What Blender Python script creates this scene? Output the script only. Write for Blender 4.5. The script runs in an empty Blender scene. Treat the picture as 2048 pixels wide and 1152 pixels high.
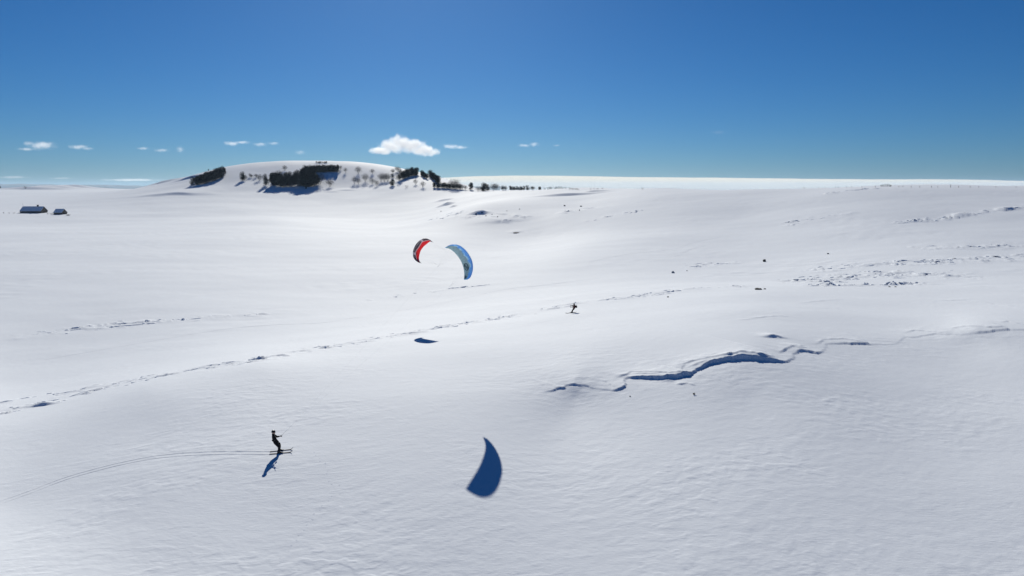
import bpy, bmesh, math, random
import numpy as np
from mathutils import Vector, Matrix

S = bpy.context.scene
COL = S.collection
random.seed(7)
rng = np.random.default_rng(11)

# ------------------------------------------------------------------ camera
CAM_H, PITCH, FPX = 27.0, math.radians(8.2), 1409.0
cam_d = bpy.data.cameras.new('camera')
cam = bpy.data.objects.new('camera', cam_d); COL.objects.link(cam)
cam_d.sensor_width = 36.0; cam_d.lens = 36.0 * FPX / 2048.0
cam_d.clip_start = 0.5; cam_d.clip_end = 120000.0
cam.location = (0, 0, CAM_H); cam.rotation_euler = (math.pi / 2 - PITCH, 0, 0)
S.camera = cam

# ------------------------------------------------------------------ light
SUN = Vector((-0.12275, 0.88809, 0.44298)).normalized()
SUN_EL = math.asin(SUN.z); SUN_AZ = math.atan2(SUN.x, SUN.y)
W = bpy.data.worlds.new('World'); S.world = W; W.use_nodes = True
wn, wl = W.node_tree.nodes, W.node_tree.links
bgn = wn['Background']
sky = wn.new('ShaderNodeTexSky'); sky.sky_type = 'NISHITA'; sky.sun_disc = False
sky.sun_elevation = SUN_EL; sky.sun_rotation = SUN_AZ
sky.altitude = 1400; sky.air_density = 1.0; sky.dust_density = 0.6; sky.ozone_density = 10.0
tint = wn.new('ShaderNodeMix'); tint.data_type = 'RGBA'; tint.blend_type = 'MULTIPLY'; tint.inputs[0].default_value = 1.0
tint.inputs[7].default_value = (0.68, 0.91, 1.02, 1)          # cool clear winter air, the same over the whole sky
hs = wn.new('ShaderNodeHueSaturation'); hs.inputs['Saturation'].default_value = 1.06; hs.inputs['Value'].default_value = 1.0
wl.new(sky.outputs[0], tint.inputs[6]); wl.new(tint.outputs[2], hs.inputs['Color']); wl.new(hs.outputs[0], bgn.inputs[0])
bgn.inputs[1].default_value = 0.051
sl = bpy.data.lights.new('sun', 'SUN'); sl.energy = 5.0; sl.angle = math.radians(0.4); sl.color = (1.0, 0.95, 0.825)
so = bpy.data.objects.new('sun', sl); COL.objects.link(so)
so.rotation_euler = SUN.to_track_quat('Z', 'Y').to_euler(); so.location = (0, 0, 200)
S.view_settings.view_transform = 'Standard'; S.view_settings.look = 'None'
S.view_settings.exposure = -0.02; S.view_settings.gamma = 1.0; S.view_settings.use_curve_mapping = False
S.render.engine = 'CYCLES'
S.cycles.volume_bounces = 8; S.cycles.max_bounces = 6; S.cycles.diffuse_bounces = 3; S.cycles.transparent_max_bounces = 12
S.cycles.use_denoising = True

# ------------------------------------------------------------------ helpers
def tag(o, label=None, cat=None, group=None, kind=None):
    if label: o['label'] = label
    if cat: o['category'] = cat
    if group: o['group'] = group
    if kind: o['kind'] = kind
    return o

def empty(name, loc, rz=0.0):
    o = bpy.data.objects.new(name, None); COL.objects.link(o)
    o.location = loc; o.rotation_euler = (0, 0, rz); o.empty_display_size = 0.3
    return o

def mesh_obj(name, verts, faces, mat=None, parent=None, smooth=False):
    me = bpy.data.meshes.new(name)
    me.from_pydata([tuple(v) for v in verts], [], faces)
    if smooth: me.polygons.foreach_set('use_smooth', [True] * len(me.polygons))
    for m in (mat if isinstance(mat, (list, tuple)) else [mat]):
        if m: me.materials.append(m)
    me.update()
    o = bpy.data.objects.new(name, me); COL.objects.link(o)
    if parent: o.parent = parent
    return o

class MB:
    """collects shapes for one mesh"""
    def __init__(s): s.v = []; s.f = []
    def add(s, vs, fs):
        b = len(s.v); s.v += [tuple(v) for v in vs]; s.f += [tuple(i + b for i in f) for f in fs]
    def box(s, c, d, rz=0.0, taper=1.0):
        x, y, z = d[0] / 2, d[1] / 2, d[2] / 2
        vs = []
        for k, zz in ((1, -z), (taper, z)):
            for a, b in ((-x, -y), (x, -y), (x, y), (-x, y)):
                px, py = a * k, b * k
                vs.append((c[0] + px * math.cos(rz) - py * math.sin(rz), c[1] + px * math.sin(rz) + py * math.cos(rz), c[2] + zz))
        s.add(vs, [(3, 2, 1, 0), (4, 5, 6, 7), (0, 1, 5, 4), (1, 2, 6, 5), (2, 3, 7, 6), (3, 0, 4, 7)])
    def tube(s, pts, rad, n=6):
        pts = [Vector(p) for p in pts]
        if not isinstance(rad, (list, tuple)): rad = [rad] * len(pts)
        vs = []; fs = []
        for i, p in enumerate(pts):
            t = (pts[min(i + 1, len(pts) - 1)] - pts[max(i - 1, 0)]).normalized()
            u = t.cross(Vector((0, 0, 1)) if abs(t.z) < 0.95 else Vector((1, 0, 0))).normalized(); w = t.cross(u)
            for k in range(n):
                a = 2 * math.pi * k / n
                vs.append(p + (u * math.cos(a) + w * math.sin(a)) * rad[i])
        for i in range(len(pts) - 1):
            for k in range(n):
                a, b = i * n + k, i * n + (k + 1) % n
                fs.append((a, b, b + n, a + n))
        fs.append(tuple(reversed(range(n)))); fs.append(tuple(range(len(vs) - n, len(vs))))
        s.add(vs, fs)
    def build(s, name, mat, parent=None, smooth=False): return mesh_obj(name, s.v, s.f, mat, parent, smooth)

def copy_tree(o, parent=None):
    c = o.copy(); COL.objects.link(c)
    if parent: c.parent = parent
    for ch in list(o.children): copy_tree(ch, c)
    return c

# ------------------------------------------------------------------ noise
def _hash(ix, iy, seed):
    h = (ix.astype(np.int64) * 374761393 + iy.astype(np.int64) * 668265263 + seed * 1442695041) & 0xFFFFFFFF
    h = ((h ^ (h >> 13)) * 1274126177) & 0xFFFFFFFF
    h = (h ^ (h >> 16)) & 0xFFFFFFFF
    return h
def noise(x, y, seed=0):
    x0 = np.floor(x); y0 = np.floor(y); fx = x - x0; fy = y - y0
    u = fx * fx * fx * (fx * (fx * 6 - 15) + 10); v = fy * fy * fy * (fy * (fy * 6 - 15) + 10)
    def g(dx, dy):
        h = _hash(x0 + dx, y0 + dy, seed); a = h.astype(np.float64) * (2 * math.pi / 4294967296.0)
        return np.cos(a) * (fx - dx) + np.sin(a) * (fy - dy)
    n00, n10, n01, n11 = g(0, 0), g(1, 0), g(0, 1), g(1, 1)
    return 1.5 * ((n00 * (1 - u) + n10 * u) * (1 - v) + (n01 * (1 - u) + n11 * u) * v)
def sstep(a, b, x):
    t = np.clip((x - a) / (b - a), 0, 1); return t * t * (3 - 2 * t)

# ------------------------------------------------------------------ terrain
def ray(px, py):
    X = (px - 1024) / FPX; Z = -(py - 576) / FPX
    return np.array([X, math.cos(PITCH) + Z * math.sin(PITCH), -math.sin(PITCH) + Z * math.cos(PITCH)])

# survey of the land: bearing pixel, height pixel, distance north (m)
SURVEY = [
    # far left column
    (-350, 1152, 32.5), (-350, 950, 48), (-350, 780, 84), (-350, 640, 138), (-350, 520, 268), (-350, 440, 560), (-350, 400, 1200), (-350, 376, 2600),
    (0, 1152, 32.5), (0, 1000, 43.5), (0, 850, 62), (0, 760, 94), (0, 700, 115), (0, 600, 167), (0, 500, 302), (0, 430, 690), (0, 398, 1250), (0, 377, 2500),
    (300, 1152, 33.2), (300, 960, 44.2), (300, 850, 55.5), (300, 780, 66.5), (300, 720, 98), (300, 640, 139), (300, 560, 201), (300, 480, 359), (300, 420, 760),
    (556, 1152, 33.6), (556, 1000, 41.3), (556, 907, 48), (556, 800, 60), (530, 738, 70.5), (556, 690, 98), (556, 640, 134), (556, 590, 174), (556, 500, 302), (556, 440, 560),
    (850, 1152, 33.8), (965, 935, 45.9), (850, 800, 59), (850, 730, 72), (850, 688, 85), (850, 660, 103), (850, 620, 144), (850, 590, 175), (850, 520, 262), (850, 475, 375), (850, 440, 560), (850, 410, 760),
    (1150, 1152, 34), (1150, 900, 49.6), (1150, 795, 60.4), (1150, 775, 62), (1150, 700, 75), (1150, 652, 94), (1150, 626, 108), (1150, 590, 143), (1150, 550, 195), (1150, 500, 270), (1080, 465, 400), (1000, 466, 410),
    (960, 430, 475), (960, 409, 525), (1000, 396, 640), (1000, 381, 800), (900, 385, 850), (1120, 430, 440), (1160, 405, 520), (1150, 379, 700), (1000, 396, 1000),
    (1500, 1152, 33.4), (1500, 1000, 40.7), (1500, 800, 57), (1500, 735, 64.2), (1500, 712, 67), (1500, 640, 86), (1500, 615, 97), (1520, 578, 130), (1500, 560, 160), (1500, 522, 215), (1500, 470, 290), (1500, 420, 380), (1500, 378, 500), (1500, 384, 640), (1300, 440, 380), (1300, 480, 290), (1300, 378, 560), (1300, 384, 720),
    (1900, 1152, 33.2), (1900, 900, 47.8), (1900, 720, 70.5), (1950, 676, 78.5), (1950, 661, 81), (1900, 640, 90), (1900, 600, 112), (1900, 560, 145), (1900, 500, 205), (1900, 430, 300), (1900, 372.5, 420), (1900, 380, 540), (1750, 373, 440),
    (2350, 1152, 32.8), (2350, 900, 47), (2350, 700, 74), (2350, 600, 112), (2350, 500, 200), (2350, 430, 290), (2350, 371, 410), (2350, 380, 540),
    # wooded hill
    (300, 397, 870), (450, 396, 880), (600, 399, 880), (750, 396, 860), (880, 391, 830),
    (300, 374.5, 1090), (350, 363, 1100), (390, 351, 1110), (450, 336, 1115), (510, 329, 1125), (570, 325.5, 1130), (650, 324, 1130), (700, 324.5, 1125), (745, 328, 1115), (790, 336, 1090), (830, 346, 1050), (870, 357, 1010), (910, 367, 970), (950, 376, 920),
    (390, 372, 985), (450, 366, 1000), (520, 363, 1010), (600, 366, 1005), (680, 362, 1005), (750, 362, 995), (830, 370, 920),
    (300, 379, 1500), (450, 370, 1500), (650, 366, 1500), (830, 372, 1400), (1000, 381, 1300), (150, 385, 1700), (300, 377, 2500), (650, 380, 2600), (1000, 385, 2400), (1500, 388, 1200), (1900, 390, 1200), (1500, 392, 2400), (2350, 392, 2400),
]
def _pt(px, py, Y):
    v = ray(px, py); k = Y / v[1]; return v[0] * k, Y, CAM_H + v[2] * k
_A = np.array([_pt(*a) for a in SURVEY])
TH = 2.6
def _uv(x, y):
    th = np.clip(np.arctan2(x, y), -0.75, 0.75); lr = np.log(np.clip(np.hypot(x, y), 30.0, 2900.0))
    return th * TH, lr
_au, _av = _uv(_A[:, 0], _A[:, 1])
def _phi(d2): return 0.5 * d2 * np.log(d2 + 1e-9)
_n = len(_A)
_K = _phi((_au[:, None] - _au[None]) ** 2 + (_av[:, None] - _av[None]) ** 2) + np.eye(_n) * 1e-4
_Pm = np.stack([np.ones(_n), _au, _av], 1)
_M = np.block([[_K, _Pm], [_Pm.T, np.zeros((3, 3))]])
_w = np.linalg.solve(_M, np.concatenate([_A[:, 2], np.zeros(3)]))
def base_h(x, y):
    x = np.asarray(x, float); y = np.asarray(y, float); sh = x.shape
    u, v = _uv(x.ravel(), y.ravel()); out = np.empty(u.shape)
    for i in range(0, len(u), 60000):
        uu, vv = u[i:i + 60000], v[i:i + 60000]
        k = _phi((uu[:, None] - _au[None]) ** 2 + (vv[:, None] - _av[None]) ** 2)
        out[i:i + 60000] = k @ _w[:_n] + _w[_n] + _w[_n + 1] * uu + _w[_n + 2] * vv
    r = np.hypot(x.ravel(), y.ravel())
    far = sstep(2600, 6000, r)
    out = out * (1 - far) + (-120.0) * far
    return out.reshape(sh)
def cast(px, py, hf):
    """where the sight line through a photo pixel meets the land"""
    v = ray(px, py); ys = np.exp(np.linspace(math.log(28), math.log(4000), 1600))
    k = ys / v[1]; d = CAM_H + v[2] * k - hf(v[0] * k, ys)
    idx = np.nonzero(d < 0)[0]
    if len(idx) == 0: return None
    i = max(idx[0], 1); t = d[i - 1] / (d[i - 1] - d[i]); Y = ys[i - 1] + (ys[i] - ys[i - 1]) * t
    return v[0] * Y / v[1], Y
def cast_pts(pts, hf=base_h):
    out = []
    for p in pts:
        q = None; py = p[1]
        while q is None: q = cast(p[0], py, hf); py += 0.5
        out.append(q)
    return np.array(out)

def seg_dist(x, y, P):
    """distance to a polyline, its sign (+ = farther side) and the running parameter"""
    best = np.full(x.shape, 1e9); sg = np.zeros(x.shape); par = np.zeros(x.shape)
    for i in range(len(P) - 1):
        ax, ay = P[i]; bx, by = P[i + 1]; dx, dy = bx - ax, by - ay; L2 = dx * dx + dy * dy + 1e-9
        t = np.clip(((x - ax) * dx + (y - ay) * dy) / L2, 0, 1)
        ex, ey = x - ax - t * dx, y - ay - t * dy; d = np.hypot(ex, ey)
        m = d < best
        best = np.where(m, d, best); par = np.where(m, i + t, par)
        sg = np.where(m, np.sign(dx * ey - dy * ex), sg)
    return best, sg, par

# wind scarp with its undercut lip: pixel course and height (m)
SCARP = [(1085, 786, 0), (1101, 784, .12), (1115, 780, .22), (1130, 777, .3), (1132, 772, .12), (1148, 771, .25), (1167, 773, .15), (1192, 778.7, .07), (1226, 783, .14), (1240, 780, .34), (1249, 774, .3),
         (1249, 760, .16), (1256, 756.5, .24), (1270, 757, .4), (1292, 757, .5), (1328, 758, .68), (1353, 755, .75), (1379, 750, .85), (1384, 747, .3), (1402, 737, .45), (1421, 727.4, .62), (1451, 721, .74),
         (1487, 716.4, .9), (1524, 719, .75), (1558, 724, .38), (1571, 724, .22), (1588, 716.5, .16), (1587, 707, .12), (1605, 701, .42), (1635, 706.6, .36), (1646, 702, .12), (1651, 695.7, .06), (1652, 688, .1), (1688, 688, .27), (1733, 689, .42), (1740, 690, .12), (1790, 690, .05),
         (1810, 675, .1), (1829, 676, .14), (1868, 668.5, .18), (1924, 670.7, .09), (1973, 666, .24), (1996, 663, .16), (2016, 661, .34), (2022, 661.5, .06), (2046, 662, .18), (2100, 660, .1), (2160, 662, 0)]
SCARP_P = cast_pts(SCARP); SCARP_A = np.array([p[2] for p in SCARP])
# thin terraces in the wind crust above the scarp
LEDGES = [([(1236, 758), (1262, 746), (1300, 748), (1340, 752), (1372, 748)], .14), ([(1262, 750), (1290, 752), (1322, 753)], .12), ([(1358, 748), (1368, 731), (1400, 722), (1440, 716), (1470, 714)], .16), ([(1376, 738), (1402, 729), (1432, 720)], .12),
          ([(1440, 719), (1480, 710), (1520, 714), (1552, 722)], .2), ([(1495, 711), (1510, 713), (1530, 717)], .16), ([(1560, 706), (1576, 696), (1590, 694), (1600, 698)], .2), ([(1630, 690), (1650, 680), (1690, 680), (1730, 688)], .12),
          ([(1810, 668), (1830, 661), (1860, 664), (1900, 668)], .13), ([(1895, 658), (1930, 654), (1990, 658), (2015, 656)], .14), ([(2000, 646), (2015, 645), (2048, 653)], .16), ([(1955, 670), (1975, 667), (2000, 660)], .1),
          ([(1350, 770), (1372, 768), (1392, 771)], .12), ([(1480, 640), (1510, 636), (1560, 632), (1580, 634)], .1), ([(1600, 604), (1650, 600), (1690, 598)], .1), ([(1860, 602), (1930, 600), (1990, 608), (2048, 616)], .14)]
LEDGE_P = [(cast_pts(p), a) for p, a in LEDGES]
# trampled and wind broken crust: course, half width (m), height, amount, lumpiness
CRUST = [([(-60, 838), (40, 815), (110, 800), (250, 766), (330, 752), (400, 737), (470, 727), (535, 714)], 3.6, .2, .07, 1),
         ([(-60, 812), (60, 795), (120, 786), (200, 772)], 2.4, .12, .12, 1), ([(462, 729), (500, 724), (540, 713)], .8, .2, .08, 1),
         ([(600, 702), (680, 690), (750, 677), (800, 669)], 3.0, .18, .08, 1), ([(800, 669), (900, 650), (960, 641), (1020, 632), (1100, 616)], 3.2, .2, .04, 1), ([(1100, 616), (1180, 605), (1260, 596), (1320, 588), (1400, 577), (1500, 574)], 3.6, .22, .03, 1),
         ([(60, 672), (110, 664), (180, 657), (270, 648)], 4.2, .24, .06, 1), ([(270, 648), (400, 636), (520, 628)], 2.2, .3, .12, 1), ([(740, 598), (800, 590), (900, 578), (985, 569)], 2.5, .25, .15, 1),
         ([(1380, 534), (1420, 527), (1460, 526)], 5, .3, .08, 1), ([(1600, 562), (1700, 553), (1800, 548), (1900, 553)], 9, .4, .06, .8), ([(1620, 572), (1720, 572), (1840, 568)], 3, .5, 0, .8), ([(1650, 540), (1760, 530), (1900, 524), (2048, 514), (2150, 508)], 8, .4, .08, .8), ([(1830, 497), (1960, 495), (2048, 490), (2150, 486)], 6, .4, .15, .8),
         ([(1790, 446), (1880, 438), (1960, 427), (2048, 414), (2130, 406)], 5, .9, .05, 1), ([(1660, 388), (1700, 384), (1740, 379)], 8, .9, .12, 1), ([(1580, 445), (1620, 435), (1680, 428)], 7, .6, .2, 1), ([(1180, 440), (1290, 418)], 5, .7, .22, 1),
         ([(860, 440), (930, 432), (1030, 436)], 16, .8, .22, 1), ([(1120, 425), (1180, 415)], 8, .8, .15, 1)]
CRUST_P = [(cast_pts(p),) + tuple(r) for p, *r in CRUST]
# single drifts and pits: pixel, half width, half length, height (m)
BUMPS = [(1547, 674, 1.1, .8, .3), (330, 366, 30, 10, 4), (380, 356, 22, 9, 3), (892, 411, 8, 4, 3.0), (907, 413, 3.5, 2.5, 1.6), (888, 401, 9, 4, 2.0), (1135, 391, 24, 7, 2.0), (1190, 385, 10, 5, 1.6), (1005, 442, 14, 10, .8), (952, 428, 5, 4, 1.6), (965, 427, 4, 3, 1.6),
         (1335, 762, .5, .5, .1), (85, 812, 1.3, .5, .32), (1032, 464, 4, 2, .7), (350, 388, 40, 20, 3), (690, 381, 16, 5, .8), (665, 385, 10, 4, .8), (62, 379.5, 110, 46, 9), (108, 378.5, 80, 44, 8), (150, 378.6, 80, 42, 9)]
BUMP_P = [(cast_pts([b[:2]])[0],) + b[2:] for b in BUMPS]

def detail_h(x, y, fine=True):
    sh = x.shape; x = x.ravel(); y = y.ravel(); r = np.hypot(x, y); h = np.zeros(x.shape)
    fade = 1 - sstep(1500, 3000, r)
    # soft swell of the snow cover
    h += 0.09 * noise(x / 17 + 3, y / 11, 1) * fade * sstep(20, 60, r) + 0.5 * noise(x / 63, y / 47 + 9, 2) * sstep(60, 160, r) * fade + 2.0 * noise(x / 210, y / 160, 3) * sstep(220, 600, r) * fade
    if not fine: return h.reshape(sh)
    m = r < 520
    xm, ym = x[m], y[m]; rm = r[m]
    a = math.radians(14); wx = xm * math.cos(a) + ym * math.sin(a); wy = -xm * math.sin(a) + ym * math.cos(a)
    warp = noise(xm / 9, ym / 9, 5) * 1.2
    patch = 0.45 + 0.55 * sstep(-.25, .45, noise(xm / 15, ym / 12, 6))
    f = .010 * noise(wx / 2.3, (wy + warp) / 1.1, 7) + .010 * noise(wx / .9 + 5, (wy + warp) / .6, 8) + .016 * noise(wx / 5.5, (wy + warp) / 3.2, 9)
    # wind pressed lumps with short crisp edges
    l1 = noise(xm / 1.25 + .5 * warp, ym / .95, 10) + .45 * noise(xm / .5, ym / .42, 11); l2 = noise(wx / 2.0, wy / .55 + .6 * warp, 12) + .4 * noise(wx / .7, wy / .3, 17)
    f += .0145 * sstep(.05, .36, l1) * sstep(-.15, .35, noise(xm / 7, ym / 6, 18)) + .009 * sstep(.2, .42, l2) * sstep(-.1, .3, noise(xm / 9 + 7, ym / 7, 19))
    right = sstep(-6, 10, xm) * (1 - sstep(64, 76, rm)) + .35
    f += right * .010 * noise(xm / 0.9, ym / 0.75, 13) * sstep(-.3, .3, noise(xm / 6, ym / 5, 14)) + .005 * noise(xm / .33, ym / .3, 20)
    hh = f * patch * (1 - 0.75 * sstep(90, 400, rm))
    # far crust roughness
    hh += sstep(90, 200, rm) * 0.10 * noise(xm / 4.5, ym / 3.2, 15) * sstep(0, .4, noise(xm / 40, ym / 30, 16))
    h[m] += hh
    # scarp
    lo, hi = SCARP_P.min(0) - 14, SCARP_P.max(0) + 14
    m = (x > lo[0]) & (x < hi[0]) & (y > lo[1]) & (y < hi[1])
    if m.any():
        xs, ys = x[m], y[m]
        jx = xs + .14 * noise(xs / .8, ys / .8, 21) + .1 * noise(xs / .3, ys / .3, 22); jy = ys + .13 * noise(xs / .7, ys / .7, 23) + .08 * noise(xs / .28, ys / .28, 24)
        d, sg, par = seg_dist(jx, jy, SCARP_P)
        A = .44 * np.interp(par, np.arange(len(SCARP_A)), SCARP_A); A = A * (1 + (.22 * noise(xs / .8, ys / .8, 26) + .12 * noise(xs / .3, ys / .3, 27)) * np.exp(-(d / .45) ** 2)); sd = d * sg
        up = A * np.exp(-np.clip(sd, 0, 99) / (2.2 + 5 * A)) * sstep(-.12, .06, sd)
        dn = -.22 * A * np.exp(-np.clip(-sd, 0, 99) / (.9 + 1.5 * A)) * (1 - sstep(-.12, .06, sd))
        h[m] += up + dn + sstep(-.1, .15, sd) * .06 * noise(xs / .6, ys / .25, 25) * np.exp(-d / 1.5) * sstep(.05, .4, A)
    for Pl, a in LEDGE_P:
        lo, hi = Pl.min(0) - 4, Pl.max(0) + 4
        m = (x > lo[0]) & (x < hi[0]) & (y > lo[1]) & (y < hi[1])
        if m.any():
            xs, ys = x[m], y[m]
            d, sg, par = seg_dist(xs + .2 * noise(xs / .9, ys / .9, 31), ys + .2 * noise(xs / .8, ys / .8, 32), Pl)
            n1 = len(Pl) - 1; A = .75 * a * np.clip(np.minimum(par, n1 - par) * 2.0 + .05, 0, 1); A = A * (1 - np.clip(d / 4, 0, 1)) * (.6 + .8 * np.clip(noise(xs / 1.3, ys / 1.3, 33) + .3, 0, 1))
            sd = d * sg; h[m] += A * np.exp(-np.clip(sd, 0, 99) / 1.1) * sstep(-.09, .06, sd)
    for i, (Pl, wd, a, thr, lump) in enumerate(CRUST_P):
        lo, hi = Pl.min(0) - wd * 2, Pl.max(0) + wd * 2
        m = (x > lo[0]) & (x < hi[0]) & (y > lo[1]) & (y < hi[1])
        if m.any():
            xs, ys = x[m], y[m]
            t0 = Pl[-1] - Pl[0]; t0 = t0 / np.hypot(*t0); k = max(1.0, float(np.hypot(*Pl.mean(0))) / 110.0) * lump
            d, sg, par = seg_dist(xs, ys, Pl); n1 = len(Pl) - 1
            band = (1 - sstep(.35 * wd, wd, d + .4 * wd * noise(xs / (4 * k), ys / (4 * k), 40 + i)))
            q = np.array([1.0, .12]) if Pl[-1][1] < 200 else t0; q = q / np.hypot(*q)
            ax = (xs * q[0] + ys * q[1]) / (1.7 * k); ay = (-xs * q[1] + ys * q[0]) / (.62 * k)
            amp = np.clip(.35 + 1.1 * noise(ax * .45, ay * .3, 100 + i), .12, 1.1); sparse = .55 * noise(ax * .22, ay * .25, 120 + i)
            best = np.zeros(xs.shape)
            for j in range(5):                                     # steep on the near side, feathering out behind
                yy = ay - j * .33
                nn = noise(ax + .5 * noise(ax * 1.3, yy, 130 + i), yy, 60 + i) * .75 + noise(ax * 2.6, yy * 2.2, 80 + i) * .3
                best = np.maximum(best, sstep(thr + .06, thr + .2, nn + sparse) * (1 - j / 5.0) ** 1.3)
            h[m] += band * a * amp * best - band * a * .25 * sstep(.15, .4, -sparse) * sstep(.0, .3, noise(ax * 1.4, ay * 1.2, 90 + i))
    for (c, wx_, wy_, a) in BUMP_P:
        R = 4 * max(wx_, wy_)
        m = (np.abs(x - c[0]) < R) & (np.abs(y - c[1]) < R)
        if m.any():
            xs, ys = (x[m] - c[0]) / wx_, (y[m] - c[1]) / wy_
            ys = ys + .35 * noise(x[m] / wx_ * 1.4, y[m] / wx_ * 1.4, 140)
            g = np.exp(-xs ** 2) * np.where(ys > 0, np.exp(-(ys / 1.9) ** 2), np.exp(-(ys / .42) ** 2))
            h[m] += a * g
    return h.reshape(sh)
def land(x, y): return base_h(x, y) + detail_h(np.asarray(x, float), np.asarray(y, float))
def land1(x, y): return float(land(np.array([x]), np.array([y]))[0])
def spot(px, py):
    x, y = cast_pts([(px, py)], land)[0]; return Vector((x, y, land1(x, y)))
def ppm(p): return (p.y * math.cos(PITCH) + (CAM_H - p.z) * math.sin(PITCH)) / FPX      # metres per photo pixel there

# ------------------------------------------------------------------ materials
def new_mat(name):
    m = bpy.data.materials.new(name); m.use_nodes = True
    return m, m.node_tree.nodes, m.node_tree.links, m.node_tree.nodes['Principled BSDF']
def plain(name, col, rough=.7, var=.25, scale=6.0, spec=.3):
    m, n, l, b = new_mat(name)
    tc = n.new('ShaderNodeTexCoord'); nz = n.new('ShaderNodeTexNoise'); nz.inputs['Scale'].default_value = scale; nz.inputs['Detail'].default_value = 4
    mx = n.new('ShaderNodeMix'); mx.data_type = 'RGBA'
    mx.inputs[6].default_value = tuple(c * (1 - var) for c in col) + (1,); mx.inputs[7].default_value = tuple(min(1, c * (1 + var)) for c in col) + (1,)
    l.new(tc.outputs['Object'], nz.inputs['Vector']); l.new(nz.outputs['Fac'], mx.inputs[0]); l.new(mx.outputs[2], b.inputs['Base Color'])
    b.inputs['Roughness'].default_value = rough; b.inputs['Specular IOR Level'].default_value = spec
    return m

def snow_mat():
    m, n, l, b = new_mat('snow')
    geo = n.new('ShaderNodeNewGeometry')
    nz = n.new('ShaderNodeTexNoise'); nz.inputs['Scale'].default_value = .35; nz.inputs['Detail'].default_value = 3
    l.new(geo.outputs['Position'], nz.inputs['Vector'])
    cr = n.new('ShaderNodeValToRGB'); cr.color_ramp.elements[0].color = (.765, .81, .885, 1); cr.color_ramp.elements[1].color = (.805, .85, .925, 1)
    l.new(nz.outputs['Fac'], cr.inputs[0]); l.new(cr.outputs[0], b.inputs['Base Color'])
    b.inputs['Roughness'].default_value = .75; b.inputs['Specular IOR Level'].default_value = .034
    mp = n.new('ShaderNodeMapping'); mp.inputs['Scale'].default_value = (1.6, 3.6, 2.5); mp.inputs['Rotation'].default_value = (0, 0, math.radians(-14))
    l.new(geo.outputs['Position'], mp.inputs['Vector'])
    n2 = n.new('ShaderNodeTexNoise'); n2.inputs['Scale'].default_value = 1.7; n2.inputs['Detail'].default_value = 5; n2.inputs['Roughness'].default_value = .6
    l.new(mp.outputs[0], n2.inputs['Vector'])
    bp = n.new('ShaderNodeBump'); bp.inputs['Strength'].default_value = .3; bp.inputs['Distance'].default_value = .05
    l.new(n2.outputs['Fac'], bp.inputs['Height']); l.new(bp.outputs[0], b.inputs['Normal'])
    return m
M_SNOW = snow_mat()
M_SNOWP = plain('snow_cover', (.78, .83, .90), .6, .03, 3)
M_BARK = plain('bark', (.035, .029, .027), .9, .4, 3)
M_TWIG = plain('twigs', (.014, .012, .014), .95, .5, 1.5, .1)
M_TWIG2 = plain('pale_twigs', (.09, .074, .066), .95, .4, 1.5, .1)
M_STONE = plain('dark_stone', (.085, .078, .07), .9, .5, 2)
M_WALL = plain('stone_wall', (.12, .105, .09), .9, .4, 1.2)
M_BLACK = plain('black_cloth', (.012, .012, .015), .8, .3, 20, .2)
M_MAROON = plain('maroon_cloth', (.06, .007, .012), .75, .25, 20, .2)
M_SKIN = plain('skin', (.5, .3, .22), .6, .1, 20)
M_SHELL = plain('helmet_shell', (.013, .013, .016), .35, .2, 10, .5)
M_LENS = plain('goggle_lens', (.02, .022, .03), .12, .1, 5, .8)
M_SKI = plain('ski_topsheet', (.03, .03, .034), .7, .3, 8, .15)
M_BOOT = plain('boot_plastic', (.018, .018, .02), .4, .2, 10, .4)
M_LINE = plain('line', (.35, .36, .38), .7, .1, 4)
M_BAR = plain('bar_grip', (.05, .05, .055), .6, .2, 10)
M_WOOD = plain('weathered_wood', (.09, .075, .06), .9, .3, 6)
M_GRASS = plain('dry_grass', (.16, .125, .07), .9, .4, 10)

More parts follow.
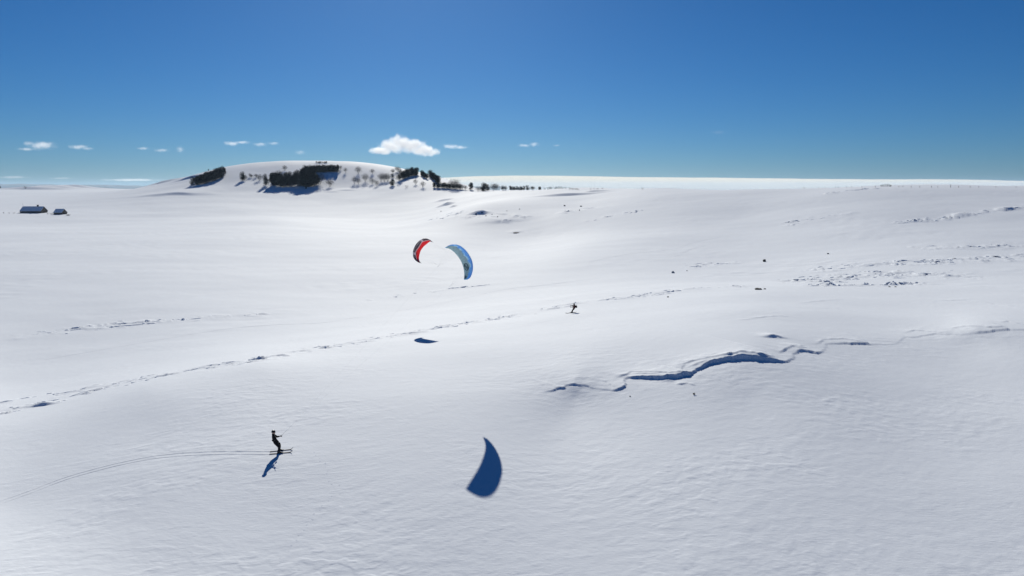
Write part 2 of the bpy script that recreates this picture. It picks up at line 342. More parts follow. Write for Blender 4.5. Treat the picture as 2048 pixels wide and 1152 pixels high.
# ------------------------------------------------------------------ the snow field
def build_land():
    fine = np.radians(np.linspace(-38.6, 38.6, 860))
    left = -np.radians(np.concatenate([np.linspace(180, 60, 40), np.linspace(56, 39.2, 36)]))
    th = np.concatenate([left, fine, -left[::-1]])[:-1]
    rs = [0.0, 6, 12, 18, 23, 26, 28, 29.5]; r = 30.5
    while r < 1250:
        rs.append(r); r += min(max(r * r / (21.0 * FPX) * 1.0, .045), 3.6 if r > 700 else 2.6)
    while r < 3000: rs.append(r); r *= 1.006
    while r < 42000: rs.append(r); r *= 1.09
    rs = np.array(rs[1:]); nr, nt = len(rs), len(th)
    R, T = np.meshgrid(rs, th, indexing='ij')
    X = R * np.sin(T); Y = R * np.cos(T); Z = land(X, Y)
    co = np.stack([X, Y, Z], -1).reshape(-1, 3)
    co = np.vstack([co, [[0, 0, Z[0].mean()]]])
    i, j = np.meshgrid(np.arange(nr - 1), np.arange(nt), indexing='ij'); j2 = (j + 1) % nt
    q = np.stack([i * nt + j, i * nt + j2, (i + 1) * nt + j2, (i + 1) * nt + j], -1).reshape(-1, 4)
    q = q[:, ::-1]
    c = len(co) - 1; tj = np.arange(nt); tri = np.stack([(tj + 1) % nt, tj, np.full(nt, c)], -1)[:, ::-1]
    loops = np.concatenate([q.ravel(), tri.ravel()]).astype(np.int32)
    starts = np.concatenate([np.arange(len(q)) * 4, len(q) * 4 + np.arange(len(tri)) * 3]).astype(np.int32)
    me = bpy.data.meshes.new('snow_field')
    me.vertices.add(len(co)); me.vertices.foreach_set('co', co.astype(np.float32).ravel())
    me.loops.add(len(loops)); me.loops.foreach_set('vertex_index', loops)
    me.polygons.add(len(starts)); me.polygons.foreach_set('loop_start', starts)
    me.polygons.foreach_set('use_smooth', np.ones(len(starts), bool))
    me.update(calc_edges=True); me.validate()
    me.materials.append(M_SNOW)
    o = bpy.data.objects.new('snow_field', me); COL.objects.link(o)
    tag(o, 'rolling windswept snow field reaching to the horizon', kind='structure')
    print('land', nr, nt, len(starts))
    # the outer normals must look up
    if me.polygons[5000].normal.z < 0: me.flip_normals()
build_land()

# ------------------------------------------------------------------ far country
def build_far_hills():
    MH = plain('far_hill_ground', (.16, .19, .2), .95, .4, .001)
    px = np.linspace(-420, 1000, 120); Y0 = 21000.0
    rows = []
    for k, (dy, f) in enumerate([(-1500, -.4), (-600, .55), (0, 1.0), (900, .6), (2500, -.4)]):
        x = (px - 1024) / FPX * (Y0 * .99)
        top = CAM_H + (Y0 / FPX) * (0.2 + 5.0 * np.exp(-((px - 40) / 95.0) ** 2) + 2.6 * np.exp(-((px - 190) / 60.0) ** 2) + 1.0 * np.exp(-((px - 270) / 70.0) ** 2) + 3.0 * np.exp(-((px + 200) / 120.0) ** 2) + 1.1 * noise(px / 28.0, px * 0 + k, 200) + .5 * noise(px / 9.0, px * 0 + k, 201))
        z = -130 + (top + 130) * max(f, 0) - (200 if f < 0 else 0)
        rows.append(np.stack([x * (1 + dy / Y0), np.full_like(x, Y0 + dy), z], -1))
    v = np.concatenate(rows); n = len(px); f = [(a * n + i, a * n + i + 1, (a + 1) * n + i + 1, (a + 1) * n + i) for a in range(4) for i in range(n - 1)]
    tag(mesh_obj('far_hills', v, f, MH, smooth=True), 'low blue hills on the far left horizon', kind='structure')
build_far_hills()

def ribbon(name, px_pts, half, berm, label, step=.16, offs=(0.0,), far_step=None):
    """ski grooves: two low ridges of pushed snow beside a pressed run"""
    P = cast_pts(px_pts, land)
    # smooth the course
    t = np.arange(len(P)); seg = np.hypot(*np.diff(P, axis=0).T); L = np.concatenate([[0], np.cumsum(seg)])
    n = int(L[-1] / step) + 2; q = np.linspace(0, L[-1], n)
    def cr(vals):
        m = np.gradient(vals, L); i = np.clip(np.searchsorted(L, q, 'right') - 1, 0, len(L) - 2); h = L[i + 1] - L[i]; u = (q - L[i]) / h
        return (2 * u ** 3 - 3 * u ** 2 + 1) * vals[i] + (u ** 3 - 2 * u ** 2 + u) * h * m[i] + (-2 * u ** 3 + 3 * u ** 2) * vals[i + 1] + (u ** 3 - u ** 2) * h * m[i + 1]
    c = np.stack([cr(P[:, 0]), cr(P[:, 1])], -1); d = np.gradient(c, axis=0); d /= np.hypot(d[:, 0], d[:, 1])[:, None]; nm = np.stack([-d[:, 1], d[:, 0]], -1)
    prof = [(-half * 2.4, -.03), (-half * 1.5, berm * .9), (-half * .9, berm * .25), (0, .012), (half * .9, berm * .25), (half * 1.5, berm), (half * 2.4, -.03)]
    vs = []; fs = []
    for o in offs:
        b0 = len(vs)
        for k, (w, z) in enumerate(prof):
            p = c + nm * (w + o + .05 * noise(q / 3, q * 0, 300)[:, None]); zz = land(p[:, 0], p[:, 1]) + z * (1 + .45 * noise(q / .5, q * 0 + k, 301) if z > 0 else 1)
            vs += [tuple(a) for a in np.stack([p[:, 0], p[:, 1], zz], -1)]
        for k in range(len(prof) - 1):
            for i in range(n - 1):
                a = b0 + k * n + i; fs.append((a, a + 1, a + 1 + n, a + n))
    o = mesh_obj(name, vs, fs, M_SNOW, smooth=True)
    if o.data.polygons[0].normal.z < 0: o.data.flip_normals()
    return tag(o, label, kind='structure')
ribbon('ski_track', [(-60, 1028), (0, 1002), (60, 981), (120, 958), (180, 940), (240, 925), (300, 913), (360, 906), (420, 903), (480, 901.5), (549, 902.8)], .05, .015, 'pair of thin ski grooves curving up to the skier in black', offs=(0.0, -.52))
ribbon('ski_track', [(90, 719), (200, 700), (300, 683), (400, 666), (480, 655), (560, 649), (640, 646), (700, 637), (780, 624), (860, 611), (940, 594), (1010, 579), (1080, 571), (1200, 556)], .13, .032, 'single faint ski line crossing the bright valley floor', step=.5)
ribbon('ski_track', [(1352, 513), (1366, 506), (1382, 498), (1410, 491)], .22, .05, 'short faint line on the slope below the right ridge', step=.8)
ribbon('ski_track', [(1180, 524), (1260, 508), (1330, 500), (1352, 497), (1380, 487), (1440, 474)], .22, .05, 'long faint line climbing the slope to the right ridge', step=.8)

def foot_trail():
    mb = MB(); pts = cast_pts([(549, 1150), (560, 1120), (580, 1096), (600, 1070), (628, 1030), (652, 1003), (668, 990), (684, 985)], land)
    pts2 = cast_pts([(655, 962), (672, 970), (690, 973)], land); pts3 = cast_pts([(628, 905), (640, 920), (652, 932), (656, 950)], land)
    for P in (pts, pts2, pts3):
        L = np.concatenate([[0], np.cumsum(np.hypot(*np.diff(P, axis=0).T))]); q = np.arange(0, L[-1], .55)
        for i, s in enumerate(q):
            x = np.interp(s, L, P[:, 0]) + .07 * (-1) ** i + random.uniform(-.05, .05); y = np.interp(s, L, P[:, 1]) + random.uniform(-.08, .08)
            z = land1(x, y); r = random.uniform(.035, .055)
            vs = []; 
            for k in range(8):
                a = k * math.pi / 4
                for rr, zz in ((r * 1.9, -.02), (r * 1.15, .0042), (r * .6, -.005)): vs.append((x + rr * math.cos(a), y + rr * math.sin(a) * 1.2, z + zz * random.uniform(.7, 1.2)))
            fs = []
            for k in range(8):
                a, b = k * 3, ((k + 1) % 8) * 3
                fs += [(a, b, b + 1, a + 1), (a + 1, b + 1, b + 2, a + 2)]
            mb.add(vs, fs)
    tag(mb.build('animal_tracks', M_SNOW), 'line of small animal prints in the foreground snow', kind='stuff')
foot_trail()

def crust_plates():
    """broken wind slab: low ragged plates, steep on one edge and sunk on the other"""
    rnd = random.Random(77)
    counts = [55, 20, 18, 32, 56, 60, 32, 24, 20, 26, 95, 46, 110, 24, 46, 22, 14, 12, 22, 10]
    mb = MB(); spec = []
    for (Pl, wd, a, thr, lump), N in zip(CRUST_P, counts):
        L = np.concatenate([[0], np.cumsum(np.hypot(*np.diff(Pl, axis=0).T))]); R = float(np.hypot(*Pl.mean(0))); k = max(.75, R / 120.0)
        clump = [rnd.uniform(0, L[-1]) for _ in range(max(4, N // 7))]
        for _ in range(N):
            s = (rnd.choice(clump) + rnd.gauss(0, 2.2 * k)) if rnd.random() < .65 else rnd.uniform(0, L[-1])
            if not 0 < s < L[-1]: continue
            off = rnd.gauss(0, wd * .42); x, y = np.interp(s, L, Pl[:, 0]), np.interp(s, L, Pl[:, 1]); e = min(s + 1, L[-1]); t = Vector((np.interp(e, L, Pl[:, 0]) - np.interp(e - 1, L, Pl[:, 0]), np.interp(e, L, Pl[:, 1]) - np.interp(e - 1, L, Pl[:, 1]), 0)).normalized()
            if t.x < 0: t = -t
            t = (t + Vector((.5, 0, 0))).normalized() if wd > 4 else t
            n_ = Vector((-t.y, t.x, 0)); spec.append((x + n_.x * off, y + n_.y * off, math.atan2(t.y, t.x) + rnd.gauss(0, .10), min(4.2, rnd.lognormvariate(-.2, .6)) * k, k, rnd.random()))
    M = 7; co = []
    for x, y, an, l, k, q in spec:
        ca, sa = math.cos(an), math.sin(an)
        for i in range(M):
            u = -l / 2 + l * i / (M - 1); fy = rnd.uniform(-.07, .07) * k
            for w in (fy - .02, fy, fy + rnd.uniform(.3, .5) * k, fy + 1.1 * k): co.append((x + u * ca - w * sa, y + u * sa + w * ca))
    co = np.array(co); z = land(co[:, 0], co[:, 1]); c = 0
    for x, y, an, l, k, q in spec:
        hh = (.018 + .085 * q ** 2.4) * k ** .65; vs = []
        for i in range(M):
            e = math.sin(math.pi * (i + .25) / (M - .5)) ** .6 if 0 < i < M - 1 else 0; h = hh * e * rnd.uniform(.55, 1.25)
            for j, dz in enumerate((-.08, h, h * .62, -.03)): vs.append((co[c][0], co[c][1], z[c] + dz)); c += 1
        mb.add(vs, [(i * 4 + j, (i + 1) * 4 + j, (i + 1) * 4 + j + 1, i * 4 + j + 1) for i in range(M - 1) for j in range(3)])
    tag(mb.build('broken_snow_crust', M_SNOW), 'low broken plates of wind crust along the trampled lines', kind='stuff')
crust_plates()

# ------------------------------------------------------------------ trees
def leafless(seed, h, spread, dens, trunks=1, mat=M_TWIG, name='leafless_tree'):
    """tapered trunk and limbs, and a crown of fine twig sprays. returns the root empty"""
    rnd = random.Random(seed); tr = MB(); cr = MB()
    def twig(p, d, L, w):
        d = d.normalized(); s = d.cross(Vector((rnd.uniform(-1, 1), rnd.uniform(-1, 1), rnd.uniform(-1, 1)))).normalized() * w
        b = p + d * L * .5 + Vector((rnd.uniform(-1, 1), rnd.uniform(-1, 1), rnd.uniform(-.4, .8))) * L * .12
        cr.add([p - s, p + s, b + s * .6, b - s * .6, p + d * L], [(0, 1, 2, 3), (3, 2, 4)])
    lev0 = dens * 200; C = Vector((0, 0, .54 * h)); rx, rz = .46 * h, .47 * h
    def ball():
        while True:
            q = Vector((rnd.uniform(-1, 1), rnd.uniform(-1, 1), rnd.uniform(-1, 1)))
            if q.length < 1 and not (q.z < -.55 and q.length > .9): return q
    hubs = []
    for k in range(trunks):
        a = 6.28 * k / trunks + rnd.uniform(-.5, .5); f = Vector((math.cos(a), math.sin(a), 0)); b0 = f * (.03 * h) + Vector((0, 0, -.4)); m = f * (.12 * h) + Vector((0, 0, .20 * h)); t = f * (.17 * h) + Vector((rnd.uniform(-.1, .1) * h, rnd.uniform(-.1, .1) * h, h * rnd.uniform(.72, .9)))
        tr.tube([b0, m, (m + t) / 2 + f * .03 * h, t], [h * .019, h * .014, h * .009, h * .003], 5); hubs += [m, (m + t) / 2 + f * .03 * h, t * .9]
        for _ in range(7):
            p = m + (t - m) * rnd.uniform(0, .9); q = ball(); e = C + Vector((q.x * rx, q.y * rx, q.z * rz)) * .92
            tr.tube([p, (p + e) / 2 + Vector((0, 0, .04 * h)), e], [h * .007, h * .005, h * .002], 4); hubs.append((p + e) / 2); hubs.append(e)
    for _ in range(lev0):
        q = ball(); n0 = 1 + .42 * math.sin(q.x * 5 + seed) * math.cos(q.y * 4 + q.z * 6 + seed) + .12 * math.sin(q.z * 11 + q.x * 7)
        p = C + Vector((q.x * rx, q.y * rx, q.z * rz)) * n0; d = (p - Vector((0, 0, .25 * h))).normalized() + Vector((rnd.uniform(-.6, .6), rnd.uniform(-.6, .6), rnd.uniform(-.4, .6)))
        twig(p, d, h * rnd.uniform(.06, .15), h * .005)
    root = empty(name, (0, 0, 0)); tr.build('trunk', M_BARK, root); cr.build('crown', mat, root)
    return root

def dense_tree(seed, h, wr, name='dense_tree', low=.0):
    """dark close tree: trunk, limbs and a crown packed with small sprays in lobes"""
    rnd = random.Random(seed); tr = MB(); cr = MB()
    tr.tube([(0, 0, -.5), (.02 * h, 0, h * .35), (0, .02 * h, h * .8)], [h * .022, h * .016, h * .006], 6)
    lobes = []
    for k in range(13):
        a = rnd.uniform(0, 6.28); z = rnd.uniform(.1, .86); rr = wr * h * .5 * (math.sin(math.pi * min(1, (z * .75 + .22))) ** .6) * rnd.uniform(.25, .72)
        c = Vector((rr * math.cos(a), rr * math.sin(a), z * h)); lobes.append((c, wr * h * rnd.uniform(.18, .3)))
        tr.tube([(0, 0, z * h * .55), c * .6 + Vector((0, 0, z * h * .3)), c], [h * .008, h * .005, h * .002], 4)
    lobes.append((Vector((0, 0, h * .82)), wr * h * .24)); lobes.append((Vector((0, 0, h * .5)), wr * h * .34)); lobes.append((Vector((0, 0, h * .22)), wr * h * .36))
    for c, R in lobes:
        for _ in range(95):
            d = Vector((rnd.gauss(0, 1), rnd.gauss(0, 1), rnd.gauss(0, 1))).normalized(); p = c + d * R * rnd.uniform(.35, 1.08) * Vector((1, 1, 1.15)).length / 1.8
            if p.z < low * h: continue
            s = h * rnd.uniform(.022, .05); u = d.orthogonal().normalized() * s * rnd.uniform(.5, 1); v = (d + Vector((rnd.uniform(-.8, .8), rnd.uniform(-.8, .8), rnd.uniform(-.2, .9)))).normalized() * s * 1.5
            cr.add([p - u * .8, p + u * .5 - v * .2, p + u * .2 + v, p - u * .3 + v * .8], [(0, 1, 2, 3)])
    root = empty(name, (0, 0, 0)); tr.build('trunk', M_BARK, root); cr.build('crown', M_TWIG, root)
    return root

def shrub(seed, n, h, mat, name='shrub'):
    rnd = random.Random(seed); st = MB(); cr = MB()
    for k in range(n):
        a = rnd.uniform(0, 6.28); r = rnd.uniform(0, .45) * h; b = Vector((r * math.cos(a), r * math.sin(a), -.1)); t = b + Vector((math.cos(a) * rnd.uniform(.1, .6), math.sin(a) * rnd.uniform(.1, .6), rnd.uniform(.5, 1))) * h
        m = (b + t) / 2 + Vector((0, 0, .1 * h)); st.tube([b, m, t], [h * .016, h * .011, h * .004], 4)
        for _ in range(9):
            p = m + (t - m) * rnd.random(); d = Vector((rnd.uniform(-1, 1), rnd.uniform(-1, 1), rnd.uniform(0, 1.2))).normalized() * h * rnd.uniform(.1, .25); s = d.orthogonal().normalized() * h * .016
            cr.add([p - s, p + s, p + d], [(0, 1, 2)])
    root = empty(name, (0, 0, 0)); st.build('stem', M_BARK, root); tag(cr.build('twigs', mat, root), kind='stuff')
    return root

PROTO = {'D': [dense_tree(100 + k, 10, w) for k, w in enumerate((.72, .85, .62, .95))],
         'B': [leafless(200 + k, 10, 1.05, 6, t) for k, t in enumerate((3, 4, 3))],
         'P': [leafless(300 + k, 10, 1.1, 5, t, M_TWIG2) for k, t in enumerate((3, 4))],
         'S': [shrub(400 + k, 16, 10, M_TWIG) for k in range(2)],
         'Q': [shrub(410 + k, 14, 10, M_TWIG2) for k in range(2)]}
USED = set()
CAT = {'D': 'tree', 'B': 'tree', 'P': 'tree', 'S': 'shrub', 'Q': 'shrub'}
def plant(kind, px, py, hpx, label, group=None, wide=None):
    """set one tree with its foot at the place seen at that pixel"""
    p = spot(px, py); h = hpx * ppm(p)
    k = random.randrange(len(PROTO[kind])); src = PROTO[kind][k]
    if (kind, k) in USED: o = copy_tree(src)
    else: o = src; USED.add((kind, k))
    s = h / 10.0; w = s * (wide or (random.uniform(.85, 1.4) if kind in 'BP' else random.uniform(.9, 1.12)))
    o.location = p; o.scale = (w, w, s); o.rotation_euler = (0, 0, random.uniform(0, 6.28))
    tag(o, label, CAT[kind], group)
    return o
def plant_line(pts, n, h0, h1, kinds, label, group, jit=2.0, wide=None):
    P = np.array(pts, float); L = np.concatenate([[0], np.cumsum(np.hypot(*np.diff(P, axis=0).T))])
    for i in range(n):
        s = (i + .5 + random.uniform(-.4, .4)) / n * L[-1]
        kd = random.choice(kinds)
        lab = label[kd] if isinstance(label, dict) else label
        plant(kd, np.interp(s, L, P[:, 0]), np.interp(s, L, P[:, 1]) + random.uniform(-jit, jit) * .5, random.uniform(h0, h1), lab, group, wide)
g = 'dark trees in the wood on the left shoulder of the hill'; lb = 'dark close tree along the lower edge of the oval wood on the left shoulder'
plant_line([(387, 371.5), (405, 368), (425, 362), (440, 356), (449, 352)], 17, 14, 19, 'D', lb, g)
plant_line([(398, 362), (415, 354), (432, 348), (447, 343.5)], 12, 9, 12, 'D', 'dark close tree along the upper edge of the oval wood on the left shoulder', 'trees along the upper edge of the left wood')
plant_line([(390, 367), (410, 358), (430, 353), (446, 348)], 10, 11, 14, 'D', 'dark close tree in the middle of the oval wood on the left shoulder', 'trees in the middle of the left wood')
g = 'dark trees in the big wood on the hill front'; lb = {'D': 'dark close tree in the big wood across the front of the hill', 'B': 'open leafless tree in the big wood across the front of the hill'}
plant('D', 532, 371, 23, 'narrow dark tree at the left end of the big wood', None, .75)
plant_line([(546, 371), (569, 373)], 7, 22, 27, 'D', {'D': 'dark close tree at the left end of the big wood', 'B': 'open leafless tree at the left end of the big wood'}, 'big wood trees at the left end', 3)
plant_line([(574, 373), (598, 373)], 7, 18, 22, 'DDDB', {'D': 'dark close tree at the lower middle of the big wood', 'B': 'open leafless tree at the lower middle of the big wood'}, 'big wood trees at the lower middle', 3)
plant_line([(600, 373), (624, 373)], 7, 26, 35, 'D', {'D': 'dark close tree at the tallest part of the big wood', 'B': 'open leafless tree at the tallest part of the big wood'}, 'big wood trees at the tallest part', 3)
plant_line([(625, 372), (642, 370)], 4, 18, 24, 'DB', {'D': 'dark close tree at the thin right end of the big wood', 'B': 'open leafless tree at the thin right end of the big wood'}, 'big wood trees at the thin right end', 3)
plant_line([(546, 360), (598, 358)], 8, 14, 18, 'DDB', {'D': 'dark close tree at the upper left edge of the big wood', 'B': 'open leafless tree at the upper left edge of the big wood'}, 'big wood trees at the upper left edge', 3)
plant_line([(603, 360), (628, 356)], 6, 18, 22, 'D', {'D': 'dark close tree at the upper right edge of the big wood', 'B': 'open leafless tree at the upper right edge of the big wood'}, 'big wood trees at the upper right edge', 3)
plant('D', 612, 378, 7, 'small dark tree standing just below the big wood')
plant('B', 519, 361, 12, 'small dark leafless tree left of the narrow tree at the wood end')
plant('D', 486.5, 361, 18, 'round dark tree alone between the two dark woods', None, 1.1)
plant_line([(496, 353), (514, 355)], 3, 5, 7, 'B', 'low leafless tree right of the lone round tree', 'low trees right of the round tree')
g = 'dark trees in the square plantation near the hilltop'; lb = 'dark close tree in the front row of the level plantation'
plant_line([(610, 346), (640, 344.5), (676, 344)], 22, 12, 14.5, 'D', lb, g, 1.5)
plant_line([(625, 340), (676, 339.5)], 14, 9, 10.5, 'D', 'dark close tree in the back row of the level plantation', 'back row of the plantation', 1)
plant_line([(603, 354), (618, 346)], 5, 14, 17, 'D', 'dark tree joining the plantation to the big wood', 'trees joining plantation and wood', 2)
plant_line([(632, 326), (653, 326)], 9, 2.6, 4, 'DS', 'tiny dark tree on the skyline at the very top of the hill', 'tiny trees on the hill skyline', .5, 1.6)
plant('D', 417, 342, 4, 'tiny dark tree alone on the skyline above the left wood')
plant('B', 569.5, 341, 10, 'round leafless tree alone high on the open slope above the big wood')
plant('B', 681, 339, 8, 'leafless tree touching the right end of the plantation')
plant('P', 691, 345, 9.5, 'leafless tree just right of the plantation')
plant('B', 659.5, 373.5, 14, 'low broad leafless tree with a long blue shadow below the big wood', None, 1.3)
plant('B', 716.7, 347, 13.5, 'darkest leafless tree on the upper slope right of the plantation')
plant('P', 745, 347, 9, 'palest leafless tree high on the open slope')
plant('P', 709, 367, 13.5, 'left tree of the close leafless pair in the middle of the slope')
plant('P', 717, 368, 11.5, 'right tree of the close leafless pair in the middle of the slope')
plant('B', 730.6, 363, 15, 'broad leafless tree right of the close pair', None, 1.15)
plant('P', 744, 368, 12, 'slim pale leafless tree below the broad leafless tree')
plant('P', 753, 372.5, 12, 'lowest pale leafless tree in the middle of the slope')
plant_line([(761, 363), (779, 363)], 3, 14, 16, 'BP', {'B': 'leafless tree in the close row of three', 'P': 'pale leafless tree in the close row of three'}, 'row of three leafless trees', 1)
plant('D', 785.5, 356, 9, 'small dark tree above the round dark bush at the right wood')
plant('D', 784.5, 371.5, 13, 'round dark tree low on the slope left of the right wood', None, 1.25)
plant('B', 786, 347, 9, 'leafless tree at the upper left edge of the right wood')
plant('B', 795, 343, 10, 'leafless tree on the skyline at the head of the right wood')
plant('D', 799, 361, 23, 'tall dark tree at the left end of the right wood', None, .7)
g = 'dark trees in the right wood on the hill'; lb = {'D': 'dark close tree in the wood running down the right side of the hill', 'B': 'leafless tree in the wood running down the right side of the hill'}
plant_line([(805, 359), (815, 353), (826, 351), (836, 350)], 12, 14, 17, 'D', {'D': 'dark close tree in the upper block of the right wood', 'B': 'leafless tree in the upper block of the right wood'}, 'trees in the upper block of the right wood')
plant_line([(842, 350), (855, 359)], 6, 10, 13, 'D', {'D': 'dark close tree in the small middle clump of the right wood', 'B': 'leafless tree in the small middle clump of the right wood'}, 'trees in the small middle clump of the right wood')
plant_line([(860, 353), (868, 361), (878, 369)], 10, 12, 16, 'D', {'D': 'dark close tree on the steep lower run of the right wood', 'B': 'leafless tree on the steep lower run of the right wood'}, 'trees on the steep lower run of the right wood')
plant_line([(866, 375), (896, 376.5)], 11, 8, 12, 'DDB', {'D': 'dark close tree in the flat hedge like foot of the right wood', 'B': 'leafless tree in the flat hedge like foot of the right wood'}, 'trees in the flat hedge like foot of the right wood', 1)
plant_line([(888, 377), (926, 379)], 13, 8, 13, 'DDB', {'D': 'dark close tree at the far right foot of the right wood', 'B': 'leafless tree at the far right foot of the right wood'}, 'trees at the far right foot of the right wood', 1)
plant('P', 831, 369, 11, 'slim leafless tree in the clearing below the right wood')
plant('P', 845.5, 374.5, 11.5, 'broad leafless tree in the clearing below the right wood', None, 1.1)
plant('Q', 813, 375, 5, 'pale low shrub in the snow left of the clearing')
plant('B', 911, 379, 20, 'tall leafless tree against the pale cloud at the foot of the right wood')
plant('B', 903, 378, 17, 'leafless tree beside the tall one against the pale cloud')
plant('B', 931, 380, 9, 'leafless tree left of the dark round tree on the low ridge')
plant('D', 942, 380, 15, 'dark round tree on the low ridge below the pale cloud', None, 1.1)
plant('P', 956, 383, 10, 'leafless tree in the dip of the low ridge')
plant_line([(964, 383), (977, 382)], 3, 14, 18, 'D', 'dark tree in the clump of three on the low ridge', 'clump of three dark trees on the low ridge', 1)
plant_line([(985, 381), (995, 381)], 2, 11, 14, 'DB', {'D': 'dark tree just right of the clump of three', 'B': 'leafless tree just right of the clump of three'}, 'two trees right of the clump', 1)
g = 'small trees along the low ridge'; lb = {'D': 'small dark tree along the crest of the low ridge', 'B': 'small leafless tree along the crest of the low ridge'}
plant_line([(1002, 381), (1014, 381)], 3, 8, 10, 'B', lb, g, .5)
plant_line([(1019, 380), (1049, 380)], 9, 6.5, 9, 'D', lb, g, .5)
plant('D', 1055, 380, 10, 'pointed dark tree near the end of the low ridge')
plant_line([(1062, 380), (1068, 380)], 2, 7, 8, 'B', lb, g, .5)
plant_line([(1076, 379), (1084, 379)], 2, 6, 7, 'D', lb, g, .5)
plant_line([(1089, 378), (1132, 377)], 10, 4, 5.5, 'SQ', 'low shrub on the crest right of the small trees', 'low shrubs on the crest', .5)
plant_line([(1138, 379), (1158, 380)], 5, 3.5, 4.5, 'S', 'dark low shrub in the short row at the end of the crest', 'short row of shrubs', .5)
plant_line([(1178, 379), (1206, 378)], 5, 2.2, 3, 'Q', 'faint low shrub under the pale cloud right of the crest row', 'faint shrubs under the cloud', .5)
plant('S', 1285, 379, 4, 'small lone shrub on the skyline in the middle of the ridge')
plant_line([(1762, 373), (1785, 373)], 5, 3.5, 7, 'S', 'dark shrub in the bush clump on the right skyline', 'bush clump on the right skyline', .5)
plant_line([(1796, 374), (1806, 374)], 2, 2, 3, 'S', 'low shrub just right of the skyline bush clump', 'low shrubs beside the clump', .5)
plant('S', 1608, 377, 3, 'tiny shrub on the skyline left of the bush clump')
plant('S', 51, 377, 5, 'dark bush on the far left snow edge')
plant_line([(-4, 374), (2, 376)], 2, 5, 7, 'D', 'dark tree cut by the left edge of the picture', 'trees at the left edge', 1)
plant_line([(5, 427), (40, 427)], 4, 2.5, 3.5, 'Q', 'low bush along the fence line left of the long barn', 'bushes left of the long barn', .5)
plant_line([(95, 428.5), (110, 429.5)], 4, 2.5, 3.5, 'Q', 'low bush between the two barns', 'bushes between the barns', .5)
plant_line([(133, 431.5), (140, 431.5)], 3, 3, 4, 'S', 'low bush just right of the small barn', 'bushes right of the small barn', .3)

# ------------------------------------------------------------------ barns
def barn(px, py, L, Wd, eave, ridge, rz, label, chimney=False):
    p = spot(px, py); root = empty('stone_barn', p, rz)
    l, w = L / 2, Wd / 2; t = .45
    mb = MB(); z0 = -1.2
    mb.add([(-l, -w, z0), (l, -w, z0), (l, w, z0), (-l, w, z0), (-l, -w, eave), (l, -w, eave), (l, w, eave), (-l, w, eave), (-l, 0, ridge), (l, 0, ridge)],
           [(0, 1, 5, 4), (2, 3, 7, 6), (1, 2, 6, 9, 5), (3, 0, 4, 8, 7), (3, 2, 1, 0), (4, 5, 9, 8), (6, 7, 8, 9)])
    mb.build('wall', M_WALL, root)
    dz = ridge - eave; oh = .5; k = dz / w
    def slab(sg, off, th, e, name, mat, ov):
        n = MB(); x = l + ov
        n.add([(-x, 0, ridge + off), (x, 0, ridge + off), (x, sg * (w + e), eave - k * e + off), (-x, sg * (w + e), eave - k * e + off), (-x, 0, ridge + off + th), (x, 0, ridge + off + th), (x, sg * (w + e), eave - k * e + off + th), (-x, sg * (w + e), eave - k * e + off + th)],
              [(0, 1, 2, 3), (7, 6, 5, 4), (0, 3, 7, 4), (1, 5, 6, 2), (3, 2, 6, 7)])
        return n.build(name, mat, root)
    for sg in (-1, 1):
        r = slab(sg, .01, .16, oh, 'roof', M_STONE, .3)
        s = slab(sg, .175, .3, oh - .12, 'roof_snow', M_SNOWP, .2)
    if chimney:
        c = MB(); c.box((l * .42, .2, ridge + .7), (1.3, 1.3, 2.2)); c.box((l * .42, .2, ridge + 1.86), (1.5, 1.5, .2)); c.build('chimney', M_STONE, root)
    d = MB(); d.box((l + .03, -.8, 1.1), (.12, 2.6, 3.0)); d.build('door', M_WOOD, root)
    return tag(root, label, 'barn')
barn(68, 425.5, 21, 10.5, 1.9, 6.0, .0, 'long stone barn with a snowed roof and a chimney', True)
barn(121, 428.5, 8.2, 7.5, 1.8, 4.8, -.05, 'small stone barn with a snowed roof right of the long barn')
def post(px, py, h, label, group):
    p = spot(px, py); mb = MB(); mb.tube([(0, 0, -.4), (.02, .01, h * .6), (0, .03, h)], [.11, .1, .085], 7)
    o = mb.build('fence_post', M_WOOD); o.location = p; o.rotation_euler = (random.uniform(-.06, .06), random.uniform(-.06, .06), random.uniform(0, 6)); tag(o, label, 'post', group)
for x in (1636, 1648, 1672, 1675, 1694, 1701, 1725, 1750, 1822, 1840, 1862, 1874, 1900, 1916, 1940, 1958, 1990, 2030):
    post(x + random.uniform(-2, 2), 375, random.uniform(.65, 1.0) if x != 1900 else 1.7, 'thin wooden fence post on the snowy right skyline' if x != 1900 else 'tallest of the thin posts on the right skyline', 'fence posts on the right skyline' if x != 1900 else None)
post(46, 412, 3.2, 'single dark post standing in the snow behind the long barn', None)

# ------------------------------------------------------------------ rocks and tufts
def rock(px, py, w, h, label, snow=False, seed=0, d=None, group=None, mat=None):
    rnd = random.Random(seed); p = spot(px, py); k = ppm(p); w *= k; h *= k * 1.02; d = d or w * .8
    bm = bmesh.new(); bmesh.ops.create_icosphere(bm, subdivisions=3, radius=1.0)
    off = rnd.uniform(0, 50)
    for v in bm.verts:
        c = v.co; n = float(noise(np.array([c.x * 1.3 + off]), np.array([c.y * 1.3 + c.z * 1.7 + off]), seed)[0]); n2 = float(noise(np.array([c.x * 3.1 + off]), np.array([c.y * 3.1 - c.z * 2.7]), seed + 1)[0])
        s = 1 + .35 * n + .15 * n2
        v.co = Vector((c.x * s * w / 2, c.y * s * d / 2, max(c.z, -.5) * s * h * .62 + h * .3))
    me = bpy.data.meshes.new('boulder'); bm.to_mesh(me); bm.free(); me.materials.append(mat or M_STONE)
    o = bpy.data.objects.new('boulder', me); COL.objects.link(o); o.location = p
    return tag(o, label, 'rock', group)
rock(1528.5, 523.5, 6, 5.6, 'upright dark boulder alone in the snow on the right', seed=3)
